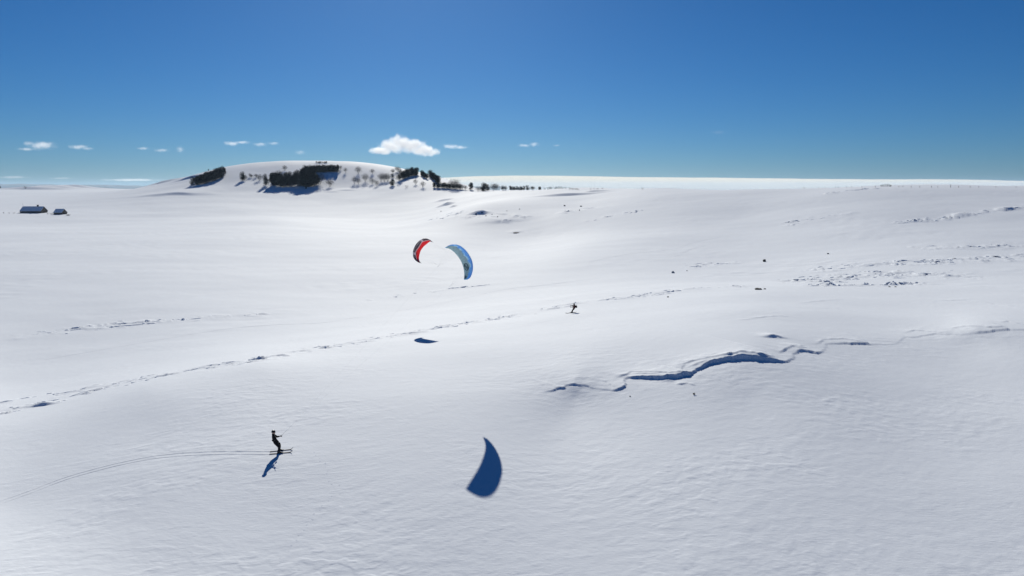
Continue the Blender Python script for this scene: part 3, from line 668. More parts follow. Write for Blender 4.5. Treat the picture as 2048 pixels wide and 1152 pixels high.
rock(1516.5, 579.3, 14, 3.2, 'long flat dark rock breaking through the snow on the crest', seed=4)
rock(1529.5, 578.5, 5, 2.0, 'little dark rock just right of the long flat rock', seed=5)
rock(1346, 546, 6, 3.6, 'grey snow dusted boulder left of the flat rock', seed=6, mat=plain('grey_stone', (.3, .33, .36), .9, .4, 2))
rock(1336, 594.5, 4, 2, 'small stone on the crest below the grey boulder', seed=7)
rock(1374, 542, 2.6, 1.4, 'pebble sized stone right of the grey boulder', seed=8)
for i, (x, y, w, h) in enumerate([(964, 427, 4, 4.4), (952, 429, 4, 4), (972, 432, 2.5, 2), (995, 434, 2.5, 2), (984, 429, 2, 2), (882, 423, 2.5, 2), (1039, 418.5, 3, 1.6), (1014, 422, 2, 1.4)]):
    rock(x, y, w * .75, h * .75, 'small dark rock on the rough bank in the middle distance', seed=20 + i, group='rocks on the rough bank')
for i, (x, y, w, h) in enumerate([(1129, 412, 5, 3), (1162, 413, 6, 2.6), (1159, 421, 2.6, 3)]):
    rock(x, y, w * .7, h * .7, 'dark stone on the slope right of the rough bank', seed=40 + i, group='stones right of the bank')
rock(1656, 508, 4, 2.2, 'small dark stone beside the faint track on the right slope', seed=50)
for i, x in enumerate((1779, 1791)): rock(x, 574, 4, 1.4, 'low dark stone in the broken crust on the right', seed=52 + i, group='low stones in the crust')
rock(1032, 466, 12, 1.6, 'flat sliver of dark rock at the foot of the bank', seed=55)
def tuft(px, py, h, label):
    p = spot(px, py); mb = MB(); rnd = random.Random(px)
    for k in range(16):
        a = rnd.uniform(0, 6.28); l = h * rnd.uniform(.6, 1); t = Vector((math.cos(a) * l * .7, math.sin(a) * l * .7, l)); s = Vector((-math.sin(a), math.cos(a), 0)) * .02
        b = Vector((math.cos(a), math.sin(a), 0)) * .04 - Vector((0, 0, .05)); m = b + t * .55 + Vector((0, 0, .06)); mb.add([b - s, b + s, m + s, m - s, t], [(0, 1, 2, 3), (3, 2, 4)])
    o = mb.build('grass_tuft', M_GRASS); o.location = p; tag(o, label, 'grass')
tuft(1388, 789, .19, 'tiny dry tuft poking out of the snow below the drift edge')
tuft(1260, 793, .07, 'tiniest dry tuft in the snow left of the drift edge foot')

# ------------------------------------------------------------------ kites
def kite_mat(name):
    m, n, l, b = new_mat(name)
    n.remove(b); at = n.new('ShaderNodeAttribute'); at.attribute_name = 'print'
    wv = n.new('ShaderNodeTexNoise'); wv.inputs['Scale'].default_value = 40
    df = n.new('ShaderNodeBsdfDiffuse'); tl = n.new('ShaderNodeBsdfTranslucent'); mx = n.new('ShaderNodeMixShader'); mx.inputs[0].default_value = .62
    gl = n.new('ShaderNodeBsdfGlossy'); gl.inputs['Roughness'].default_value = .35; m2 = n.new('ShaderNodeMixShader'); m2.inputs[0].default_value = .04
    l.new(at.outputs['Color'], df.inputs[0]); l.new(at.outputs['Color'], tl.inputs[0]); l.new(df.outputs[0], mx.inputs[1]); l.new(tl.outputs[0], mx.inputs[2])
    l.new(mx.outputs[0], m2.inputs[1]); l.new(gl.outputs[0], m2.inputs[2]); l.new(m2.outputs[0], n['Material Output'].inputs[0])
    return m
def resample(P, n):
    P = np.array(P, float); L = np.concatenate([[0], np.cumsum(np.linalg.norm(np.diff(P, axis=0), axis=1))]); L /= L[-1]; q = np.linspace(0, 1, n); out = []
    for c in range(3):
        v = P[:, c]; m = np.gradient(v, L); i = np.clip(np.searchsorted(L, q, 'right') - 1, 0, len(L) - 2); h = L[i + 1] - L[i]; u = (q - L[i]) / h
        out.append((2 * u ** 3 - 3 * u ** 2 + 1) * v[i] + (u ** 3 - 2 * u ** 2 + u) * h * m[i] + (-2 * u ** 3 + 3 * u ** 2) * v[i + 1] + (u ** 3 - u ** 2) * h * m[i + 1])
    return np.stack(out, -1)
def kite(LE, TE, hand, printer, label, emblem=None, cells=22, upper=None, bar_dir=(0, 1, 0)):
    """soft foil: lower skin, upper skin, ribs between, mark, bridle, lines and bar"""
    nu, nv = 177, 29
    le, te = resample(LE, nu), resample(TE, nu); mid = (le + te) / 2; c0 = mid.mean(0)
    hand = np.array(hand)
    root = empty('foil_kite', tuple(c0))
    span = np.gradient(mid, axis=0); ch = te - le; nrm = np.cross(span, ch)
    nrm /= np.linalg.norm(nrm, axis=1)[:, None] + 1e-9
    inw = hand - c0
    if (nrm[nu // 2] * inw).sum() < 0: nrm = -nrm                 # towards the pilot
    # steady the direction at the tips
    for _ in range(12): nrm[1:-1] = (nrm[:-2] + nrm[1:-1] * 2 + nrm[2:]) / 4
    nrm[0] = nrm[2]; nrm[-1] = nrm[-3]; nrm /= np.linalg.norm(nrm, axis=1)[:, None]
    s = np.linspace(0, 1, nu); v = np.linspace(0, 1, nv); cl = np.linalg.norm(ch, axis=1)
    puff = .75 + .25 * np.abs(np.sin(np.pi * s * cells)) ** .6
    def P(k, u, side, lift=0.0):
        i = np.clip(u * (nu - 1), 0, nu - 1); i0 = int(min(i, nu - 2)); f = i - i0
        a = le[i0] * (1 - f) + le[i0 + 1] * f; b = te[i0] * (1 - f) + te[i0 + 1] * f; n = nrm[i0] * (1 - f) + nrm[i0 + 1] * f; c = np.linalg.norm(b - a)
        pf = puff[i0] * (1 - f) + puff[i0 + 1] * f
        th = (1.35 * math.sqrt(max(k, 0)) * (1 - k)) * c * .16
        return a + (b - a) * k - n * (th * pf if side > 0 else -.10 * c * (1 - k) * math.sqrt(max(k, 0)) * pf * -0.55) + n * lift - c0
    for side, nm in ((-1, 'lower_skin'), (1, 'upper_skin')):
        vs = [P(k, u, side) for u in s for k in v]
        fs = [(i * nv + j, i * nv + j + 1, (i + 1) * nv + j + 1, (i + 1) * nv + j) for i in range(nu - 1) for j in range(nv - 1)]
        o = mesh_obj(nm, vs, fs, kite_mat('kite_cloth'), root, True)
        ca = o.data.color_attributes.new('print', 'FLOAT_COLOR', 'POINT'); buf = []
        pf = printer if side < 0 else (upper or printer)
        for u in s:
            for k in v: buf += list(pf(u, k)) + [1.0]
        ca.data.foreach_set('color', buf)
    rb = MB()
    for c in range(1, cells):
        u = c / cells; lo = [P(k, u, -1) for k in np.linspace(.02, .98, 9)]; up = [P(k, u, 1) for k in np.linspace(.02, .98, 9)]
        rb.add(lo + up, [(i, i + 1, i + 10, i + 9) for i in range(8)])
    rb.build('ribs', plain('rib_cloth', (.35, .4, .45), .8), root)
    if emblem: emblem(root, lambda k, u, lift: P(k, u, -1, lift))
    # bridle, lines and bar
    w0 = hand - c0; bd = Vector(bar_dir).normalized(); ends = [Vector(w0) + bd * .28, Vector(w0) - bd * .28]
    for sgn, (u0, u1) in enumerate(((.08, .42), (.92, .58))):
        kn = (Vector(P(.4, (u0 + u1) / 2, -1)) * .86 + Vector(w0) * .14)
        b = MB()
        for u in np.linspace(u0, u1, 5):
            for k in (.1, .6): b.tube([P(k, u, -1), kn], .0012, 3)
        br = b.build('bridle', M_LINE, root)
        b = MB(); b.tube([kn, ends[sgn]], .0016, 3); b.build('flying_line', M_LINE, root)
    b = MB(); b.tube([ends[0], Vector(w0), ends[1]], [.014, .017, .014], 8); b.build('control_bar', M_BAR, root)
    b = MB(); dr = (Vector(P(.4, .5, -1)) - Vector(w0)).normalized(); b.tube([Vector(w0), Vector(w0) + dr * .62], .007, 5); b.build('depower_line', M_LINE, root)
    return tag(root, label, 'kite')

BL_LE = [(-6.61, 69.2, -5.98), (-6.2, 69.2, -5.75), (-5.71, 69.12, -5.64), (-5.16, 69.06, -5.76), (-4.62, 69.08, -6.17), (-4.22, 69.17, -6.72), (-3.95, 69.2, -7.34), (-3.88, 69.35, -7.98), (-3.98, 69.49, -8.56), (-4.2, 69.66, -9.03), (-4.5, 69.98, -9.24)]
BL_TE = [(-6.61, 69.25, -5.99), (-6.21, 70.09, -6.17), (-5.83, 70.54, -6.51), (-5.48, 70.77, -6.95), (-5.14, 70.94, -7.53), (-4.93, 70.77, -8.07), (-4.81, 70.45, -8.68), (-4.83, 70.16, -9.28)]
up = lambda L: [(a, b, c + CAM_H) for a, b, c in L]
def n1(a, b, sd): return float(noise(np.array([a]), np.array([b]), sd)[0])
def blue_print(u, k):
    lim = .40 + .10 * n1(u * 9, 1.5, 5) + .06 * n1(u * 26, 3.2, 6) - .1 * max(0, .25 - u) * 4
    if u < .06 or u > .975: return (.30, .56, .76)
    if k < lim:
        d = lim - k
        if d < .14 and .2 < u < .86 and n1(u * 11, k * 4, 9) > -.18: return (.60, .82, .96)
        return (.26, .56, .95) if n1(u * 14, k * 3, 8) > -.3 else (.34, .64, .97)
    g = n1(u * 30, k * 9, 12)
    if u > .90 and .55 < k < .93: return (.09, .16, .24) if g > -.25 else (.24, .34, .40)
    if g > .12: return (.38, .51, .56)
    if g < -.28: return (.50, .63, .68)
    return (.43, .56, .61)
def red_print(u, k):
    e = .42 + .16 * abs(math.sin(u * math.pi * 3.2)) - .07
    if u > .90 or u < .04: return (.03, .028, .035)
    core = .1 < u < .80
    if core and k > e + .07: return (.80, .016, .04) if n1(u * 10, k * 5, 3) > -.5 else (.45, .01, .03)
    if core and k > e - .03: return (.72, .66, .70)
    if abs(u - .30) < .022 or abs(u - .66) < .028: return (.66, .60, .66)
    if abs(k - .13 - .04 * math.sin(u * 20)) < .03: return (.55, .52, .56)
    g = n1(u * 30, k * 10, 4)
    if k > e + .1 and u >= .8: return (.35, .05, .10)
    return (.05, .04, .055) if g < .12 else (.30, .24, .29)
def round_mark(root, P):
    """dark ring with a double loop sign in it, lying on the lower skin"""
    mk = plain('mark_print', (.035, .06, .07), .8, .1, 10)
    cu, ck, ru, rk = .715, .67, .075, .23
    def patch(pts_in, pts_out, name, par, closed=True):
        n = len(pts_in); vs = [P(k, u, .012) for u, k in pts_in] + [P(k, u, .012) for u, k in pts_out]
        m = n if closed else n - 1
        return mesh_obj(name, vs, [(i, (i + 1) % n, (i + 1) % n + n, i + n) for i in range(m)], mk, par)
    A = [2 * math.pi * i / 36 for i in range(36)]
    ring = lambda f, dk=0, du=0, s=1: [(cu + du + ru * f * math.cos(a) * s, ck + dk + rk * f * math.sin(a)) for a in A]
    em = patch(ring(.80), ring(1.0), 'emblem', root)
    patch(ring(.16, .10, -.020), ring(.40, .10, -.020), 'emblem_loop', em)
    patch(ring(.16, -.10, .018), ring(.40, -.10, .018), 'emblem_loop', em)
    patch([(cu - .045, ck - .13), (cu + .05, ck + .12)], [(cu - .034, ck - .15), (cu + .06, ck + .10)], 'emblem_stroke', em, False)

HAND1 = spot(558, 904) + Vector((0, 0, 0)); 
def person_frame(px, py):
    p = spot(px, py); az = math.atan2(p.x, p.y); return p, -az
P1, RZ1 = person_frame(558.5, 904.5)
P2, RZ2 = person_frame(1143.6, 625.6)
def loc2w(p, rz, v): return Vector((p.x + v[0] * math.cos(rz) - v[1] * math.sin(rz), p.y + v[0] * math.sin(rz) + v[1] * math.cos(rz), p.z + v[2]))
H1 = (.16, -.02, 1.19); H2 = (-.20, -.02, 1.10)
kite(up(BL_LE), up(BL_TE), loc2w(P1, RZ1, H1), blue_print, 'blue and grey foil kite with a dark round mark, the larger of two kites', round_mark, bar_dir=(.5, -.6, .3))
RL = [(865.8, 484.2), (857.8, 478.9), (849.4, 476.8), (839.7, 481), (832.8, 487.9), (827.9, 497), (826, 506.7), (827.9, 516.4), (834, 523), (844, 527)]
RT = [(865.6, 484.6), (860.5, 483.2), (853.6, 488), (846.7, 494), (841.8, 501), (839, 509.4), (838, 517.8), (839.7, 523.3), (843.6, 527)]
def deep(L, Y0, bow):
    out = []
    for i, (a, b) in enumerate(L):
        v = ray(a, b); Y = Y0 + bow * math.sin(math.pi * i / (len(L) - 1)); k = Y / v[1]; out.append((v[0] * k, Y, CAM_H + v[2] * k))
    return out
kite(deep(RL, 108.5, -.5), deep(RT, 108.5, 1.4), loc2w(P2, RZ2, H2), red_print, 'red, black and white foil kite, the smaller of two kites', bar_dir=(.2, -.3, .9))

# ------------------------------------------------------------------ people
def skin_mesh(name, verts, edges, radii, mats, parent, matfn=None, sub=2, root=0):
    me = bpy.data.meshes.new(name + '_rig'); me.from_pydata(verts, edges, [])
    o = bpy.data.objects.new(name + '_rig', me); COL.objects.link(o)
    sk = o.modifiers.new('skin', 'SKIN'); sk.use_smooth_shade = True
    for i, d in enumerate(me.skin_vertices[0].data):
        r = radii[i]; d.radius = (r, r) if not isinstance(r, tuple) else r; d.use_root = (i == root)
    ss = o.modifiers.new('sub', 'SUBSURF'); ss.levels = sub; ss.render_levels = sub
    dg = bpy.context.evaluated_depsgraph_get(); out = bpy.data.meshes.new_from_object(o.evaluated_get(dg))
    bpy.data.objects.remove(o); out.name = name
    out.materials.clear()
    for m in mats: out.materials.append(m)
    for p in out.polygons:
        p.use_smooth = True
        if matfn: p.material_index = matfn(p.center)
    r = bpy.data.objects.new(name, out); COL.objects.link(r)
    if parent: r.parent = parent
    return r
def blob(name, c, rad, mat, parent, cut=None, rot=(0, 0, 0)):
    bm = bmesh.new(); bmesh.ops.create_uvsphere(bm, u_segments=20, v_segments=14, radius=1.0)
    M = Matrix.Translation(c) @ Matrix.Rotation(rot[2], 4, 'Z') @ Matrix.Rotation(rot[1], 4, 'Y') @ Matrix.Rotation(rot[0], 4, 'X') @ Matrix.Diagonal((*rad, 1))
    if cut: bmesh.ops.delete(bm, geom=[v for v in bm.verts if cut(v.co)], context='VERTS')
    bmesh.ops.transform(bm, matrix=M, verts=bm.verts)
    me = bpy.data.meshes.new(name); bm.to_mesh(me); bm.free(); me.materials.append(mat)
    for p in me.polygons: p.use_smooth = True
    o = bpy.data.objects.new(name, me); COL.objects.link(o); o.parent = parent
    return o
def glove(c, fwd, parent):
    """mitten palm with a thumb and four curled fingers closed round the bar"""
    f = Vector(fwd).normalized(); s = f.cross(Vector((0, 0, 1))).normalized(); u = s.cross(f); c = Vector(c)
    V = [c - f * .09, c - f * .02, c + f * .035]; E = [(0, 1), (1, 2)]; R = [.038, .046, .042]
    for k, (o, L) in enumerate(((-.034, .062), (-.011, .07), (.012, .066), (.034, .052))):
        b = len(V); V += [c + f * .045 + s * o, c + f * (.045 + L * .6) + s * o - u * .02, c + f * (.04 + L * .55) + s * o - u * .055, c + f * .03 + s * o - u * .062]; E += [(2, b), (b, b + 1), (b + 1, b + 2), (b + 2, b + 3)]; R += [.013, .012, .0115, .010]
    b = len(V); V += [c - s * .05 - u * .01, c - s * .055 + f * .04 - u * .04]; E += [(1, b), (b, b + 1)]; R += [.014, .012]
    return skin_mesh('glove', V, E, R, [M_BLACK], parent, sub=1, root=1)
def boot(c, d, parent):
    d = Vector(d).normalized(); c = Vector(c)
    return skin_mesh('ski_boot', [c + Vector((0, 0, .24)) - d * .01, c + Vector((0, 0, .07)) - d * .02, c + Vector((0, 0, .055)) + d * .12, c + Vector((0, 0, .045)) + d * .2, c + Vector((0, 0, .04)) - d * .08], [(0, 1), (1, 2), (2, 3), (1, 4)], [.075, .075, .056, .045, .045], [M_BOOT], parent, sub=2, root=1)
def ski(p, rz, c, ang, length, label, group=None, sink=0.0):
    """one ski: bent board, binding toe and heel"""
    root = empty('ski', loc2w(p, rz, c), rz + ang); root.location.z = land1(root.location.x, root.location.y) + .012
    mb = MB(); vs = []; n = 26
    z0 = root.location.z
    for i in range(n + 1):
        t = i / n; x = -length * .45 + length * t; w = .042 + .014 * (2 * t - 1) ** 2 if t < .93 else .056 * math.sqrt(max(0.02, (1 - t) / .07))
        q = root.matrix_basis @ Vector((x, 0, 0)); gz = land1(q.x, q.y) + .012 - z0
        z = gz + (.16 * ((t - .86) / .14) ** 2 if t > .86 else 0)
        for yy, zz in ((-w, 0), (w, 0), (w * .95, .022), (-w * .95, .022)): vs.append((x, yy, z + zz))
    fs = [(i * 4 + a, i * 4 + (a + 1) % 4, i * 4 + 4 + (a + 1) % 4, i * 4 + 4 + a) for i in range(n) for a in range(4)] + [(3, 2, 1, 0), (n * 4, n * 4 + 1, n * 4 + 2, n * 4 + 3)]
    mesh_obj('board', vs, fs, M_SKI, root)
    for nm, x in (('toe_binding', .16), ('heel_binding', -.16)):
        b = MB(); b.box((x, 0, .045), (.10, .075, .05), 0, .8); b.box((x + (.03 if x > 0 else -.03), 0, .08), (.04, .06, .03), 0, .7); b.build(nm, M_BOOT, root)
    return tag(root, label, 'ski', group)

def rider(name_label, p, rz, J, mats, jacket_z, pants_mat, fdir, hood=False):
    """J: joints in local metres. one continuous body grown from the joints"""
    root = empty('person', p, rz)
    V = [J['pelvis'], J['waist'], J['chest'], J['neck'], J['head'], J['crown']]; E = [(0, 1), (1, 2), (2, 3), (3, 4), (4, 5)]; R = [(.19, .165), (.185, .16), (.215, .17), .085, (.095, .11), .085]
    for sd in ('a', 'b'):
        b = len(V); V += [J['hip' + sd], J['knee' + sd], J['ankle' + sd], J['toe' + sd]]; E += [(0, b), (b, b + 1), (b + 1, b + 2), (b + 2, b + 3)]; R += [.13, .10, .078, .05]
        b = len(V); V += [J['sh' + sd], J['elbow' + sd], J['wrist' + sd]]; E += [(2, b), (b, b + 1), (b + 1, b + 2)]; R += [.10, .075, .055]
    # face: nose and chin
    h = Vector(J['head']); f = Vector(fdir); b = len(V); V += [tuple(h + f * .105 + Vector((0, 0, .0))), tuple(h + f * .07 - Vector((0, 0, .085)))]; E += [(4, b), (4, b + 1)]; R += [.022, .045]
    def mf(c):
        if (c - h).length < .19 and c.z > J['neck'][2] + .02: return 2
        if c.z < jacket_z(c): return 1
        return 0
    body = skin_mesh('body', V, E, R, [mats[0], pants_mat, M_SKIN], root, mf)
    fx = math.atan2(f.y, f.x)
    cr = h + Vector((0, 0, .045)) - f * .01
    blob('helmet', cr, (.145, .125, .135), M_SHELL, root, cut=lambda v: v.z < -.35 or (v.x > .55 and v.z < .12), rot=(0, 0, fx))
    blob('goggles', h + f * .095 + Vector((0, 0, .025)), (.045, .09, .045), M_LENS, root, rot=(0, 0, fx))
    e = blob('eye', h + f * .088 + Vector((-f.y * .03, f.x * .03, .012)), (.012, .012, .012), M_LENS, root); blob('eye', h + f * .088 - Vector((-f.y * .03, f.x * .03, -.012)), (.012, .012, .012), M_LENS, root)
    blob('mouth', h + f * .098 + Vector((0, 0, -.06)), (.006, .022, .0042), M_MAROON, root, rot=(0, 0, fx))
    # jacket collar, hem and harness
    def hoop(c, r, rr, nm, mat, tilt=0.0, ry=1.0):
        mb = MB(); pts = [Vector(c) + Vector((r * math.cos(a), r * ry * math.sin(a), -tilt * math.cos(a))) for a in [2 * math.pi * i / 20 for i in range(21)]]; mb.tube(pts, rr, 6); return mb.build(nm, mat, root, True)
    hoop(J['neck'], .075, .03, 'collar', mats[0], .02)
    hoop(J['harness'], .185, .035, 'harness', M_BLACK, .03, .95)
    for sd in ('a', 'b'):
        glove(J['hand' + sd], Vector(J['hand' + sd]) - Vector(J['elbow' + sd]), root)
        a = Vector(J['ankle' + sd]); t = Vector(J['toe' + sd]); boot((a.x, a.y, 0.02), (t.x - a.x, t.y - a.y, 0), root)
    return tag(root, name_label, 'person'), root

A1 = dict(pelvis=(-.22, 0, .80), waist=(-.27, 0, .98), chest=(-.34, 0, 1.19), neck=(-.345, 0, 1.39), head=(-.315, 0, 1.51), crown=(-.315, 0, 1.585),
          hipa=(-.2, -.12, .74), kneea=(.01, -.2, .47), anklea=(-.02, -.24, .10), toea=(.14, -.24, .06), hipb=(-.18, .12, .74), kneeb=(.06, .2, .47), ankleb=(.02, .24, .10), toeb=(.18, .24, .06),
          sha=(-.36, -.2, 1.28), elbowa=(-.16, -.27, 1.02), wrista=(.0, -.22, .82), handa=(.06, -.2, .75), shb=(-.32, .2, 1.28), elbowb=(-.10, .16, 1.10), wristb=(.08, .02, 1.18), handb=(.15, -.01, 1.195), harness=(-.25, 0, .90))
rider('person in black ski clothes and helmet leaning back, one hand raised to the bar', P1, RZ1, A1, [M_BLACK], lambda c: .78, M_BLACK, (1, 0, 0))
ski(P1, RZ1, (.05, -.24, 0), -.10, 1.6, 'near ski under the skier in black')
ski(P1, RZ1, (.09, .24, 0), -.07, 1.6, 'far ski under the skier in black')
A2 = dict(pelvis=(.30, 0, .66), waist=(.36, 0, .84), chest=(.44, 0, 1.04), neck=(.40, 0, 1.22), head=(.34, 0, 1.33), crown=(.34, 0, 1.40),
          hipa=(.28, -.11, .62), kneea=(.09, -.15, .40), anklea=(-.06, -.2, .10), toea=(-.22, -.2, .06), hipb=(.28, .11, .62), kneeb=(.13, .15, .40), ankleb=(.06, .2, .10), toeb=(-.10, .2, .06),
          sha=(.42, -.2, 1.12), elbowa=(.16, -.22, .98), wrista=(-.10, -.14, .94), handa=(-.17, -.12, .95), shb=(.42, .2, 1.12), elbowb=(.16, .2, 1.12), wristb=(-.10, .1, 1.16), handb=(-.17, .08, 1.17), harness=(.33, 0, .76))
rider('person in a maroon jacket and black trousers crouching back with both arms out', P2, RZ2, A2, [M_MAROON], lambda c: .68, M_BLACK, (-1, 0, 0))
ski(P2, RZ2, (-.12, -.2, 0), math.pi + .05, 1.7, 'near ski under the person in maroon')
ski(P2, RZ2, (-.02, .2, 0), math.pi + .05, 1.7, 'far ski under the person in maroon')
def backpack():
    root = empty('backpack', P2, RZ2)
    V = [(.62, 0, .82), (.66, 0, 1.0), (.60, 0, 1.18)]
    skin_mesh('bag', V, [(0, 1), (1, 2)], [(.13, .17), (.15, .19), (.11, .15)], [M_BLACK], root, sub=2, root=1)
    b = MB(); b.box((.80, 0, .95), (.06, .22, .26), 0, .9); b.build('pocket', M_BLACK, root)
    for y in (-.12, .12):
        b = MB(); b.tube([(.56, y, 1.2), (.46, y * 1.2, 1.25), (.32, y * 1.2, 1.08), (.36, y * 1.3, .86), (.52, y, .80)], .018, 6); b.build('shoulder_strap', M_BLACK, root)
    tag(root, 'bulky black backpack worn by the person in maroon', 'backpack')
backpack()

# ------------------------------------------------------------------ clouds
def cloud_mat(name, ells, dens, scale, soft, aniso=.45, cut=.5, amp=1.5):
    """density from a few soft ellipsoids broken up by noise, in object space metres"""
    m = bpy.data.materials.new(name); m.use_nodes = True; n, l = m.node_tree.nodes, m.node_tree.links
    n.remove(n['Principled BSDF']); tc = n.new('ShaderNodeTexCoord'); acc = None
    def math_(op, a, b):
        k = n.new('ShaderNodeMath'); k.operation = op
        for i, x in enumerate((a, b)):
            if isinstance(x, (int, float)): k.inputs[i].default_value = x
            else: l.new(x, k.inputs[i])
        return k.outputs[0]
    for c, r in ells:
        mp = n.new('ShaderNodeMapping'); mp.vector_type = 'TEXTURE'; mp.inputs['Location'].default_value = c; mp.inputs['Scale'].default_value = r
        l.new(tc.outputs['Object'], mp.inputs[0]); ln = n.new('ShaderNodeVectorMath'); ln.operation = 'LENGTH'; l.new(mp.outputs[0], ln.inputs[0])
        e = math_('SUBTRACT', 1.0, ln.outputs['Value']); acc = e if acc is None else math_('MAXIMUM', acc, e)
    nz = n.new('ShaderNodeTexNoise'); nz.inputs['Scale'].default_value = scale; nz.inputs['Detail'].default_value = 8; nz.inputs['Roughness'].default_value = .68
    l.new(tc.outputs['Object'], nz.inputs['Vector'])
    t = math_('ADD', acc, math_('MULTIPLY', math_('SUBTRACT', nz.outputs['Fac'], cut), amp))
    mr = n.new('ShaderNodeMapRange'); mr.inputs['From Min'].default_value = 0.0; mr.inputs['From Max'].default_value = soft; mr.inputs['To Max'].default_value = dens; mr.interpolation_type = 'SMOOTHSTEP'
    l.new(t, mr.inputs[0])
    pv = n.new('ShaderNodeVolumePrincipled'); pv.inputs['Color'].default_value = (.98, .98, .98, 1); pv.inputs['Anisotropy'].default_value = aniso
    l.new(mr.outputs[0], pv.inputs['Density']); l.new(pv.outputs[0], n['Material Output'].inputs['Volume'])
    return m
def cloud(cx, cy, w, h, Y, label, lobes=None, dens=.012, soft=.9, cut=.54, group=None, aniso=.45, nscale=7.0, amp=2.6):
    """one cloud: a lumpy hull that holds the vapour"""
    v = ray(cx, cy); k = Y / v[1]; c = Vector((v[0] * k, Y, CAM_H + v[2] * k)); u = Y / FPX
    lobes = lobes or [(0, 0, w / 2, h / 2)]
    E = [((a * u, 0, b * u), (rx * u, max(rx, ry * 1.5) * u * .7, ry * u)) for a, b, rx, ry in lobes]
    mb = MB(); bm = bmesh.new()
    for cc, r in E:
        bmesh.ops.create_icosphere(bm, subdivisions=3, radius=1.0, matrix=Matrix.Translation(cc) @ Matrix.Diagonal((r[0] * 1.35, r[1] * 1.35, r[2] * 1.35, 1)))
    me = bpy.data.meshes.new('cloud'); bm.to_mesh(me); bm.free()
    if len(E) > 1:                                         # one closed hull round all lobes
        co = np.array([p.co for p in me.vertices]); bm = bmesh.new()
        for q in co: bm.verts.new(q)
        r = bmesh.ops.convex_hull(bm, input=bm.verts); bmesh.ops.delete(bm, geom=[x for x in r['geom_interior'] if isinstance(x, bmesh.types.BMVert)], context='VERTS')
        me = bpy.data.meshes.new('cloud'); bm.to_mesh(me); bm.free()
    me.materials.append(cloud_mat('vapour', E, dens, nscale / (w * u), soft, aniso, cut, amp))
    o = bpy.data.objects.new('cloud', me); COL.objects.link(o); o.location = c
    return tag(o, label, 'cloud', group)
cloud(805, 295, 134, 40, 9000, 'largest cloud, a bright cumulus mound above the hill', [(-40, -6, 26, 8), (-22, 2, 24, 14), (-5, 9, 24, 16), (18, 3, 26, 15), (40, -5, 26, 11), (55, -10, 17, 7)], .016, .7, .47, None, .35, 10.0, 2.2)
cloud(910, 294, 54, 11, 9000, 'small flat cloud just right of the largest cloud', [(-8, 1, 20, 6), (10, -1, 18, 4)], .006)
cloud(1058, 290, 46, 14, 9000, 'small wispy cloud above the middle of the ridge', [(10, 1, 12, 6), (-10, -1, 16, 4)], .0048)
cloud(1113, 291, 18, 5, 9000, 'tiny wisp right of the small wispy cloud', None, .0042)
cloud(80, 292, 74, 20, 9000, 'broad soft cloud low on the far left', [(3, 1, 32, 10), (-26, -6, 22, 4), (-20, 5, 14, 5)], .0042)
cloud(160, 295, 56, 13, 9000, 'flat cloud second from the left', [(-4, 1, 22, 6), (14, -2, 15, 4)], .0042)
cloud(286, 297, 30, 8, 9000, 'faint wisp left of the low triple clouds', None, .004)
cloud(323, 301, 36, 9, 9000, 'small low white puff left of the upright puff', None, .0035)
cloud(360, 299, 18, 18, 9000, 'small upright puff above the snow slope', None, .0035)
cloud(472, 287, 58, 13, 9000, 'thin ragged cloud above the left wood', [(-8, 0, 20, 6), (14, 2, 16, 4)], .005)
cloud(520, 289, 34, 10, 9000, 'small cloud in the middle of the ragged row', None, .0042)
cloud(547, 287, 28, 8, 9000, 'small cloud at the right end of the ragged row', None, .0042)
cloud(600, 305, 26, 12, 9000, 'faint wisp over the crest of the hill', None, .003)
cloud(1436, 265, 36, 10, 9000, 'faintest wisp in the blue on the right', None, .0006)
cloud(25, 354.5, 80, 7, 30000, 'low streak of cloud at the left edge above the hills', None, .0005)
cloud(122, 356.5, 60, 5, 30000, 'low streak of cloud second along the left horizon', None, .0005)
cloud(262, 360, 150, 7, 30000, 'long low streak of cloud running into the hill', None, .0006)
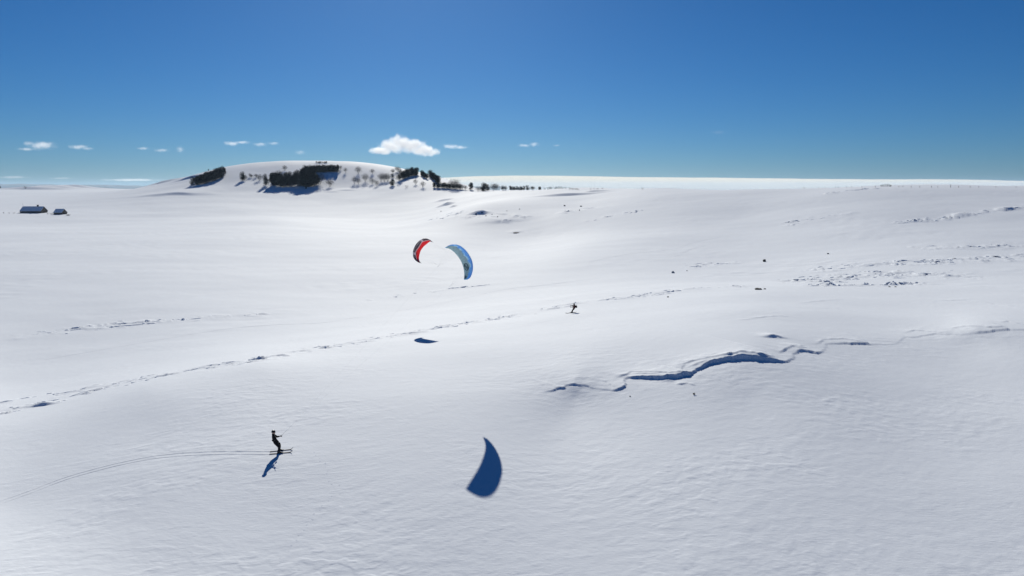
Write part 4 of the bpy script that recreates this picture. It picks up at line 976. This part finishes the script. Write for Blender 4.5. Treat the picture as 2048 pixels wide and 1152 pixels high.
def cloud_bank():
    Y = 30000.0; u = Y / FPX; v = ray(1500, 372); c = Vector(((1500 - 1024) / FPX * Y, Y, CAM_H))
    top = [(872, 1), (892, 13), (930, 17.5), (1000, 20.5), (1060, 21.5), (1150, 21.3), (1300, 18.6), (1450, 17.6), (1600, 15.8), (1700, 14.5), (1800, 14.2), (1900, 14.5), (2000, 13.0), (2060, 11), (2200, 8), (2400, 5), (2700, 0.5)]
    xs = np.linspace(872, 2700, 150); tz = np.interp(xs, *np.array(top).T) + .5 * noise(xs / 60, xs * 0, 500) + .25 * noise(xs / 17, xs * 0, 501)
    ys = [0, 600, 2400, 5200, 6000]; f = [.25, .93, 1, .93, .25]
    n = len(xs); vs = []; 
    for yy, k in zip(ys, f):
        for x, t in zip(xs, tz): vs.append(((x - 1500) * u * (1 + yy / Y), yy, max(.4, t * k) * u * (1 + yy / Y * k)))
    m = len(vs)
    for yy in ys:
        for x in xs: vs.append(((x - 1500) * u * (1 + yy / Y), yy, -14 * u))
    fs = []
    R = len(ys)
    for a in range(R - 1):
        for i in range(n - 1):
            fs.append((a * n + i, a * n + i + 1, (a + 1) * n + i + 1, (a + 1) * n + i)); fs.append((m + a * n + i, m + (a + 1) * n + i, m + (a + 1) * n + i + 1, m + a * n + i + 1))
    for i in range(n - 1): fs += [(i, m + i, m + i + 1, i + 1), ((R - 1) * n + i, (R - 1) * n + i + 1, m + (R - 1) * n + i + 1, m + (R - 1) * n + i)]
    for a in range(R - 1): fs += [(a * n, (a + 1) * n, m + (a + 1) * n, m + a * n), (a * n + n - 1, m + a * n + n - 1, m + (a + 1) * n + n - 1, (a + 1) * n + n - 1)]
    mt = bpy.data.materials.new('cloud_bank_vapour'); mt.use_nodes = True; N, L = mt.node_tree.nodes, mt.node_tree.links; N.remove(N['Principled BSDF'])
    tc = N.new('ShaderNodeTexCoord'); mp = N.new('ShaderNodeMapping'); mp.inputs['Scale'].default_value = (.0001, .0003, .0042); L.new(tc.outputs['Object'], mp.inputs[0])
    nz = N.new('ShaderNodeTexNoise'); nz.inputs['Scale'].default_value = 1.5; nz.inputs['Detail'].default_value = 4; L.new(mp.outputs[0], nz.inputs['Vector'])
    mr = N.new('ShaderNodeMapRange'); mr.inputs['From Min'].default_value = .25; mr.inputs['From Max'].default_value = .7; mr.inputs['To Min'].default_value = .0002; mr.inputs['To Max'].default_value = .0012; L.new(nz.outputs['Fac'], mr.inputs[0])
    pv = N.new('ShaderNodeVolumePrincipled'); pv.inputs['Color'].default_value = (1.0, .968, .875, 1); pv.inputs['Anisotropy'].default_value = .15; L.new(mr.outputs[0], pv.inputs['Density']); L.new(pv.outputs[0], N['Material Output'].inputs['Volume'])
    o = mesh_obj('cloud_bank', vs, fs, mt); o.location = c
    tag(o, 'long cream cloud bank lying along the horizon behind the ridge', 'cloud')
cloud_bank()

# ------------------------------------------------------------------ air
def haze():
    mb = MB(); mb.box((0, 0, 0), (56000, 56000, 1))
    o = mb.build('haze', None); me = o.data
    zs = (-700.0, 165.0)
    for v in me.vertices: v.co.z = zs[1] if v.co.z > 0 else zs[0]
    m = bpy.data.materials.new('air'); m.use_nodes = True; n, l = m.node_tree.nodes, m.node_tree.links; n.remove(n['Principled BSDF'])
    pv = n.new('ShaderNodeVolumePrincipled'); pv.inputs['Color'].default_value = (.55, .76, 1, 1); pv.inputs['Density'].default_value = 2.0e-5; pv.inputs['Anisotropy'].default_value = .3
    l.new(pv.outputs[0], n['Material Output'].inputs['Volume']); me.materials.append(m)
    tag(o, kind='stuff')
haze()
